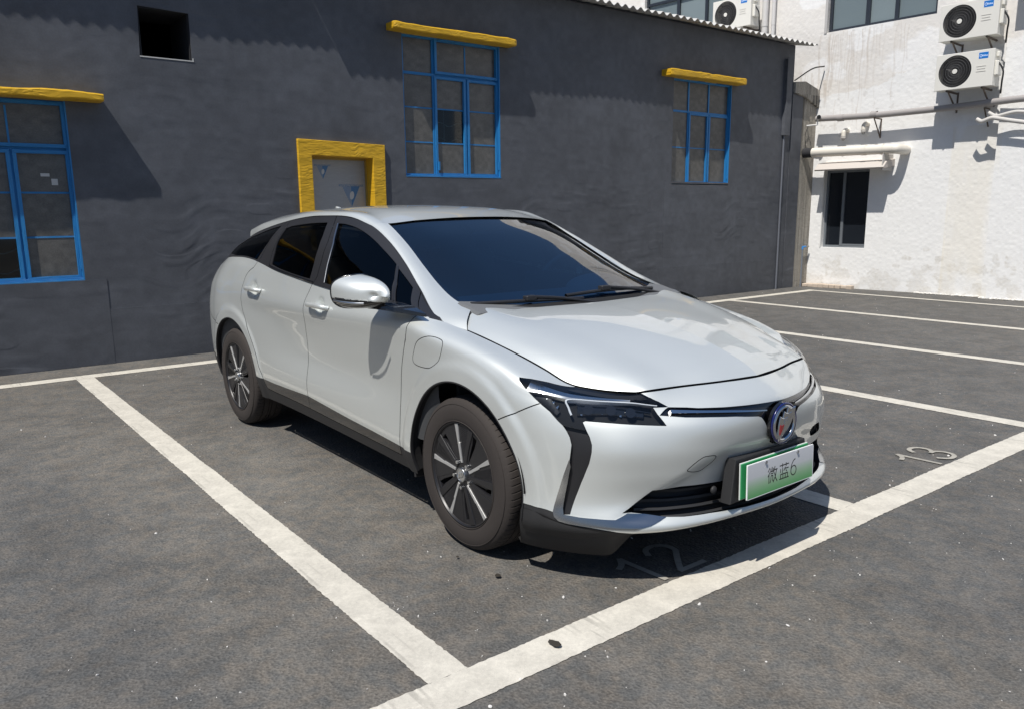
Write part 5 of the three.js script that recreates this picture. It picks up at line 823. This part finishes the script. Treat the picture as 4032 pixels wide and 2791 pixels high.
{
  // pipes along the white wall
  const pvc = std([.33, .31, .3], .55), cream = std([.72, .68, .6], .5), old = std([.45, .43, .4], .7);
  const tube = (pts, r, seg = 40, closed = false) => new THREE.TubeGeometry(new THREE.CatmullRomCurve3(pts.map((p) => onWhite(...p)), closed, 'catmullrom', .3), seg, r, 14);
  const pipe = thing('water_pipe', 'long grey pipe running level across the white wall below the air conditioners', 'pipe');
  const sub = (t, n, g, m) => { const o = new THREE.Mesh(g, m); o.name = n; o.castShadow = o.receiveShadow = true; t.add(o); return o; };
  sub(pipe, 'pipe', tube([[-.62, 2.9, .2], [.4, 2.87, .2], [1.6, 2.88, .2], [2.6, 2.9, .3], [6, 2.95, .3]], .05, 80), pvc);
  for (const s of [-.18, .38, 2.1]) sub(pipe, 'coupling', tube([[s - .05, 2.88, .2], [s + .05, 2.88, .2]], .057, 4), pvc);
  const bracket = (t, s, y) => { const st = std([.12, .09, .07], .7, { metalness: .4 }), g = []; const a = onWhite(s, y, .0), b = onWhite(s, y, .28), c = onWhite(s, y - .3, 0); const rod = (p, q, r) => new THREE.TubeGeometry(new THREE.LineCurve3(p, q), 1, r, 6); g.push(rod(a, b, .011), rod(c, b, .011), rod(a, c, .012)); sub(t, 'bracket', flat(g), st); };
  bracket(pipe, .42, 2.82); bracket(pipe, 2.05, 2.82);
  const big = thing('drain_pipe', 'fat cream plastic pipe lying above the ground floor window hood', 'pipe');
  sub(big, 'pipe', tube([[-.72, 2.33, .33], [0, 2.32, .33], [.8, 2.31, .33]], .078, 30), cream);
  sub(big, 'elbow', tube([[.76, 2.31, .33], [.83, 2.31, .31], [.86, 2.3, .2], [.86, 2.3, 0]], .08, 20), cream);
  sub(big, 'coupling', flat([tube([[.28, 2.317, .33], [.36, 2.316, .33]], .085, 4), tube([[.6, 2.312, .33], [.64, 2.312, .33]], .086, 4)]), cream);
  sub(big, 'dirty_end', tube([[-.74, 2.33, .33], [-.58, 2.329, .33]], .0805, 4), std([.025, .025, .028], .9));
  const hood = thing('window_hood', 'dirty projecting slab hood over the ground floor window of the white building', 'hood', [-5.671, 0, -11.942]); hood.rotation.y = WROT;
  { const g = turned(new THREE.ExtrudeGeometry(shapeOf([[0, 2.17], [.3, 2.13], [.42, 2.03], [.4, 2.015], [0, 2.06]]), { depth: 1.17, bevelEnabled: true, bevelSize: .006, bevelThickness: .006, bevelSegments: 1 }), 0, 0, 1, -.48, 0, 1, 0, 0, 1, 0, 0, 0, 0, 0, 0, 1); sub(hood, 'slab', toCreasedNormals(g, .4), std([.52, .48, .44], .85, { side: THREE.DoubleSide })); sub(hood, 'end_plate', box(.655, .67, 1.98, 2.24, .02, .4), std([.5, .48, .45], .8)); }
  const vent = (s, y, label) => { const v = thing('vent_elbow', label, 'vent pipe'); sub(v, 'pipe', tube([[s, y, 0], [s, y, .09], [s - .01, y - .03, .125], [s - .01, y - .1, .13]], .036, 24), cream); sub(v, 'grille_cap', flat([tube([[s - .01, y - .1, .13], [s - .01, y - .135, .13]], .042, 4), ...Array.from({ length: 8 }, (_, i) => { const c = Math.cos(i * .785) * .03, d = Math.sin(i * .785) * .03; return tube([[s - .01 + c, y - .13, .13 + d], [s - .01 + c * .5, y - .17, .13 + d * .5]], .005, 2); })]), old); };
  vent(-.14, 2.68, 'white vent elbow nearer the pier, under the grey pipe'); vent(.2, 2.76, 'white vent elbow next to the pipe bracket');
  const dp = (s, r, label) => { const t = thing('downpipe', label, 'pipe'); sub(t, 'pipe', tube([[s, 3.2, .1], [s, 5, .1], [s, 8.4, .1]], r, 4), std([.62, .61, .6], .5)); sub(t, 'collar', flat([4.6, 6.6].map((y) => tube([[s, y, .1], [s, y + .08, .1]], r * 1.1, 2))), std([.6, .59, .58], .5)); };
  dp(-1.77, .055, 'thicker white downpipe above the corrugated roof end'); dp(-1.6, .032, 'thinner white downpipe above the corrugated roof end');
  // flexible hoses at the right
  const hose = (pts, r, label, name = 'hose') => { const t = thing(name, label, 'hose'); sub(t, 'tube', tube(pts, r, 60), std([.55, .53, .5], .8)); };
  hose([[2.13, 2.74, .32], [2.25, 2.68, .34], [2.5, 2.72, .34], [3, 2.66, .32], [4, 2.7, .3]], .026, 'wrapped hose under the grey pipe at the right end'); hose([[1.98, 2.66, .32], [2.06, 2.62, .35], [2.2, 2.66, .36], [2.45, 2.6, .34], [2.9, 2.52, .33], [3.6, 2.58, .3]], .03, 'lower wrapped hose with open end under the air conditioners');
  // wall camera on the pier
  const cam = thing('security_camera', 'white bullet security camera on the concrete pier', 'camera', [WX + .22, 2.92, -11.62]);
  { const b = new THREE.CylinderGeometry(.038, .038, .2, 20).rotateZ(Math.PI / 2); const g = b.clone().rotateY(-1.0).rotateZ(-.2); sub(cam, 'body', g, std([.8, .8, .78], .4)); const e = new THREE.CylinderGeometry(.034, .034, .03, 20).rotateZ(Math.PI / 2).translate(.108, 0, 0).rotateY(-1.0).rotateZ(-.2); sub(cam, 'lens', e, std([.02, .02, .02], .2)); sub(cam, 'arm', flat([new THREE.CylinderGeometry(.013, .013, .2, 10).rotateZ(Math.PI / 2).translate(-.1, -.13, .03), new THREE.CylinderGeometry(.011, .011, .13, 10).translate(-.02, -.06, 0)]), std([.75, .75, .73], .4)); sub(cam, 'wire', new THREE.TubeGeometry(new THREE.CatmullRomCurve3([V3(-.17, -.12, .03), V3(-.19, -.3, .08), V3(-.2, -.62, -.02)]), 20, .005, 6), std([.03, .03, .03], .7)); }
  const rod = thing('bent_rod', 'thin dark bent rod sticking out from the top corner of the dark wall', 'rod'); sub(rod, 'rod', new THREE.TubeGeometry(new THREE.CatmullRomCurve3([V3(WX + .02, 3.5, -11.15), V3(WX + .1, 3.72, -11.55), V3(WX + .12, 3.78, -11.85)]), 20, .011, 8), std([.04, .035, .03], .7));
  const tap = thing('water_tap', 'blue plastic water pipe with tap low on the pier', 'tap', [WX + .06, 0, -11.62]);
  sub(tap, 'pipe', new THREE.CylinderGeometry(.014, .014, .68, 10).translate(0, .34, 0), std([.16, .18, .21], .6)); sub(tap, 'elbow', flat([new THREE.CylinderGeometry(.017, .017, .05, 10).translate(0, .69, 0), new THREE.CylinderGeometry(.015, .015, .1, 10).rotateX(Math.PI / 2).translate(0, .71, -.05)]), std([.05, .25, .6], .5)); sub(tap, 'valve', flat([new THREE.CylinderGeometry(.016, .016, .09, 10).rotateX(Math.PI / 2).translate(0, .71, -.14), box(-.008, .008, .72, .75, -.17, -.11)]), std([.35, .33, .3], .4, { metalness: .8 }));
  const curb = thing('kerb_stub', 'crumbling brick and mortar kerb at the foot of the white wall', 'kerb', [-5.671, 0, -11.942]); curb.rotation.y = WROT; { const r = rng(8), g = []; for (let i = 0; i < 9; i++) { const s = -.66 + i * .1, k = new RoundedBoxGeometry(.1, .05 + .03 * r(), .2 - .012 * i, 1, .012).rotateY((r() - .5) * .3).translate(s, .025, .1); g.push(k); } g.forEach((k) => sub(curb, 'brick', k, std([.5, .42, .34], .9))); }
  // broken plaster at the foot of the wall
  const rub = thing('plaster_rubble', 'crumbled white plaster along the foot of the white wall', 'rubble', [-5.671, 0, -11.942]); rub.rotation.y = WROT; rub.userData.kind = 'stuff'; { const r = rng(18), g = []; for (let i = 0; i < 260; i++) { const s = 1.2 + 2.6 * r(), q = .008 + .022 * r() ** 2; g.push(new THREE.IcosahedronGeometry(q, 0).scale(1.4, .7, 1).rotateY(r() * 6).translate(s, q * .4, (s > 2.23 ? .19 : .05) + .06 * r())); } sub(rub, 'crumbs', flat(g), std([.66, .64, .6], .9)); }
  // fallen leaves
  const leafSpots = [[.075, -.298, 'dark dead leaf lying on the front line', .022], [-.681, -.42, 'tiny dark leaf on the asphalt left of the front wheel shadow', .007], [-.44, -.446, 'curled dark leaf on the asphalt before the car', .013], [.86, -2.36, 'dark leaf on the asphalt below number 13', .012], [1.28, -3.15, 'dark leaf on the asphalt near the right edge', .012]];
  for (const [x, z, label, r0] of leafSpots) { const t = thing('fallen_leaf', label, 'leaf', [x, .006, z]); const r = rng(Math.round(x * 900 + 5000)), pts = Array.from({ length: 11 }, (_, i) => { const a = i / 11 * Math.PI * 2; return [Math.cos(a) * r0 * (.8 + .6 * r()), Math.sin(a) * r0 * (.5 + .5 * r())]; }); const g = new THREE.ExtrudeGeometry(shapeOf(pts), { depth: .0015, bevelEnabled: false }).rotateX(-Math.PI / 2); const p = g.attributes.position; for (let i = 0; i < p.count; i++) p.setY(i, p.getY(i) + 6 * p.getX(i) ** 2 + .004); g.computeVertexNormals(); sub(t, 'blade', g, std([.03, .025, .018], .8)); }
}
// ---------- outdoor air-conditioner units ----------
{
  const cream = std([.73, .715, .66], .5), dark = std([.02, .021, .023], .5), steel = std([.16, .13, .11], .6, { metalness: .5 }), W = .78, H = .5, D = .28;
  const cv = document.createElement('canvas'); cv.width = 256; cv.height = 150; const x = cv.getContext('2d'); x.fillStyle = '#1073c9'; x.fillRect(0, 0, 256, 150); x.strokeStyle = '#f2f6fa'; x.lineWidth = 9; x.beginPath(); x.arc(58, 78, 32, .9, 5.6); x.stroke(); x.fillStyle = '#f2f6fa'; x.font = 'bold 58px sans-serif'; x.fillText('Midea', 66, 98);
  const logo = new THREE.CanvasTexture(cv); logo.colorSpace = THREE.SRGBColorSpace;
  const ac = new THREE.Group(), sub = (n, g, m, p = ac) => { const o = new THREE.Mesh(g, m); o.name = n; o.castShadow = o.receiveShadow = true; p.add(o); return o; };
  // local: back at z 0, bottom at y 0, x centred
  { const s = new THREE.Shape(); s.moveTo(-W / 2, 0); s.lineTo(W / 2, 0); s.lineTo(W / 2, H); s.lineTo(-W / 2, H); s.closePath(); const h = new THREE.Path(); h.absarc(-.125, H / 2, .222, 0, Math.PI * 2, true); s.holes.push(h);
    sub('casing', flat([new THREE.ExtrudeGeometry(s, { depth: .012, bevelEnabled: true, bevelSize: .006, bevelThickness: .006, bevelSegments: 3, curveSegments: 48 }).translate(0, 0, D - .012), box(-W / 2, W / 2, 0, H, 0, .02), box(-W / 2, W / 2, H - .012, H, .02, D - .02), box(-W / 2, W / 2, 0, .012, .02, D - .02), box(-W / 2, -W / 2 + .012, .012, H - .012, .02, D - .02), box(W / 2 - .012, W / 2, .012, H - .012, .02, D - .02)]), cream); }
  const cx = -.125, cy = H / 2;
  const g = [.06, .095, .13, .165, .2].map((r) => new THREE.TorusGeometry(r, .0035, 6, 56).translate(cx, cy, D + .004)); for (let i = 0; i < 72; i++) { const a = i / 72 * Math.PI * 2, k = a + .5; const p0 = V3(cx + .05 * Math.cos(a), cy + .05 * Math.sin(a), D + .002), p1 = V3(cx + .218 * Math.cos(k), cy + .218 * Math.sin(k), D + .001); g.push(new THREE.TubeGeometry(new THREE.QuadraticBezierCurve3(p0, V3(cx + .14 * Math.cos(a + .15), cy + .14 * Math.sin(a + .15), D + .006), p1), 6, .0017, 4)); }
  sub('fan_grille', flat(g), std([.07, .07, .072], .5)); sub('grille_hub', new THREE.CylinderGeometry(.034, .034, .008, 28).rotateX(Math.PI / 2).translate(cx, cy, D + .006), cream); sub('grille_rim', new THREE.TorusGeometry(.222, .007, 8, 64).translate(cx, cy, D + .001), dark);
  sub('fan', flat([new THREE.CylinderGeometry(.05, .05, .1, 20).rotateX(Math.PI / 2).translate(cx, cy, D - .1), ...[0, 1, 2].map((i) => new THREE.BoxGeometry(.2, .12, .01).rotateX(.5).translate(.11, 0, 0).rotateZ(i * 2.094 + .4).translate(cx, cy, D - .1)), box(-W / 2 + .02, .16, .02, H - .02, .04, .05)]), dark);
  const lp = new THREE.PlaneGeometry(.125, .085); const o = sub('brand_label', lp.translate(.25, H - .075, D + .0075), std([1, 1, 1], .4, { map: logo }));
  for (let i = 0; i < 3; i++) sub('louvre', new THREE.BoxGeometry(.13 - .02 * (i % 2), .008, .008).translate(.23, H * .56 - i * .036, D + .006), std([.6, .58, .53], .5));
  sub('valve_cover', flat([new RoundedBoxGeometry(.05, .2, .17, 2, .012).translate(W / 2 + .022, .24, .14), new RoundedBoxGeometry(.04, .07, .1, 2, .01).translate(W / 2 + .02, .43, .15)]), cream);
  sub('refrigerant_line', new THREE.TubeGeometry(new THREE.CatmullRomCurve3([V3(W / 2 + .03, .33, .2), V3(W / 2 + .1, .2, .18), V3(W / 2 + .08, .05, .12), V3(W / 2 + .05, -.1, .03)]), 24, .012, 8), dark);
  const put = (grp, s, y) => { const p = onWhite(s, y, .2); grp.position.copy(p); grp.rotation.y = WROT; scene.add(grp); };
  const bracket = (s) => { const rod = (a2, b2, r) => new THREE.TubeGeometry(new THREE.LineCurve3(a2, b2), 1, r, 4); return [rod(V3(s, -.02, -.2), V3(s, -.02, D), .016), rod(V3(s, -.28, -.2), V3(s, -.02, D - .06), .014), rod(V3(s, -.3, -.2), V3(s, .0, -.2), .016)]; };
  for (const s of [-.22, .26]) sub('bracket', flat(bracket(s)), steel);
  ac.name = numbered('air_conditioner');
  const list = [[1.79, 3.81, 'white air conditioner unit at the top right, upper of the stacked pair'], [1.79, 3.11, 'white air conditioner unit on the right, lower of the stacked pair, above the pipe'], [-2.22, 4.6, 'white air conditioner unit standing above the corrugated roof'], [-.2, 6.25, 'white air conditioner high on the white wall between the floors'], [2.8, 4.4, 'white air conditioner high on the wall projection']];
  list.forEach(([s, y, label], i) => { const c = i ? ac.clone() : ac; if (i) c.name = numbered('air_conditioner'); c.userData = { label, category: 'air conditioner', group: 'air conditioners on the white wall' }; put(c, s, y); });
}
renderer.render(scene, camera);
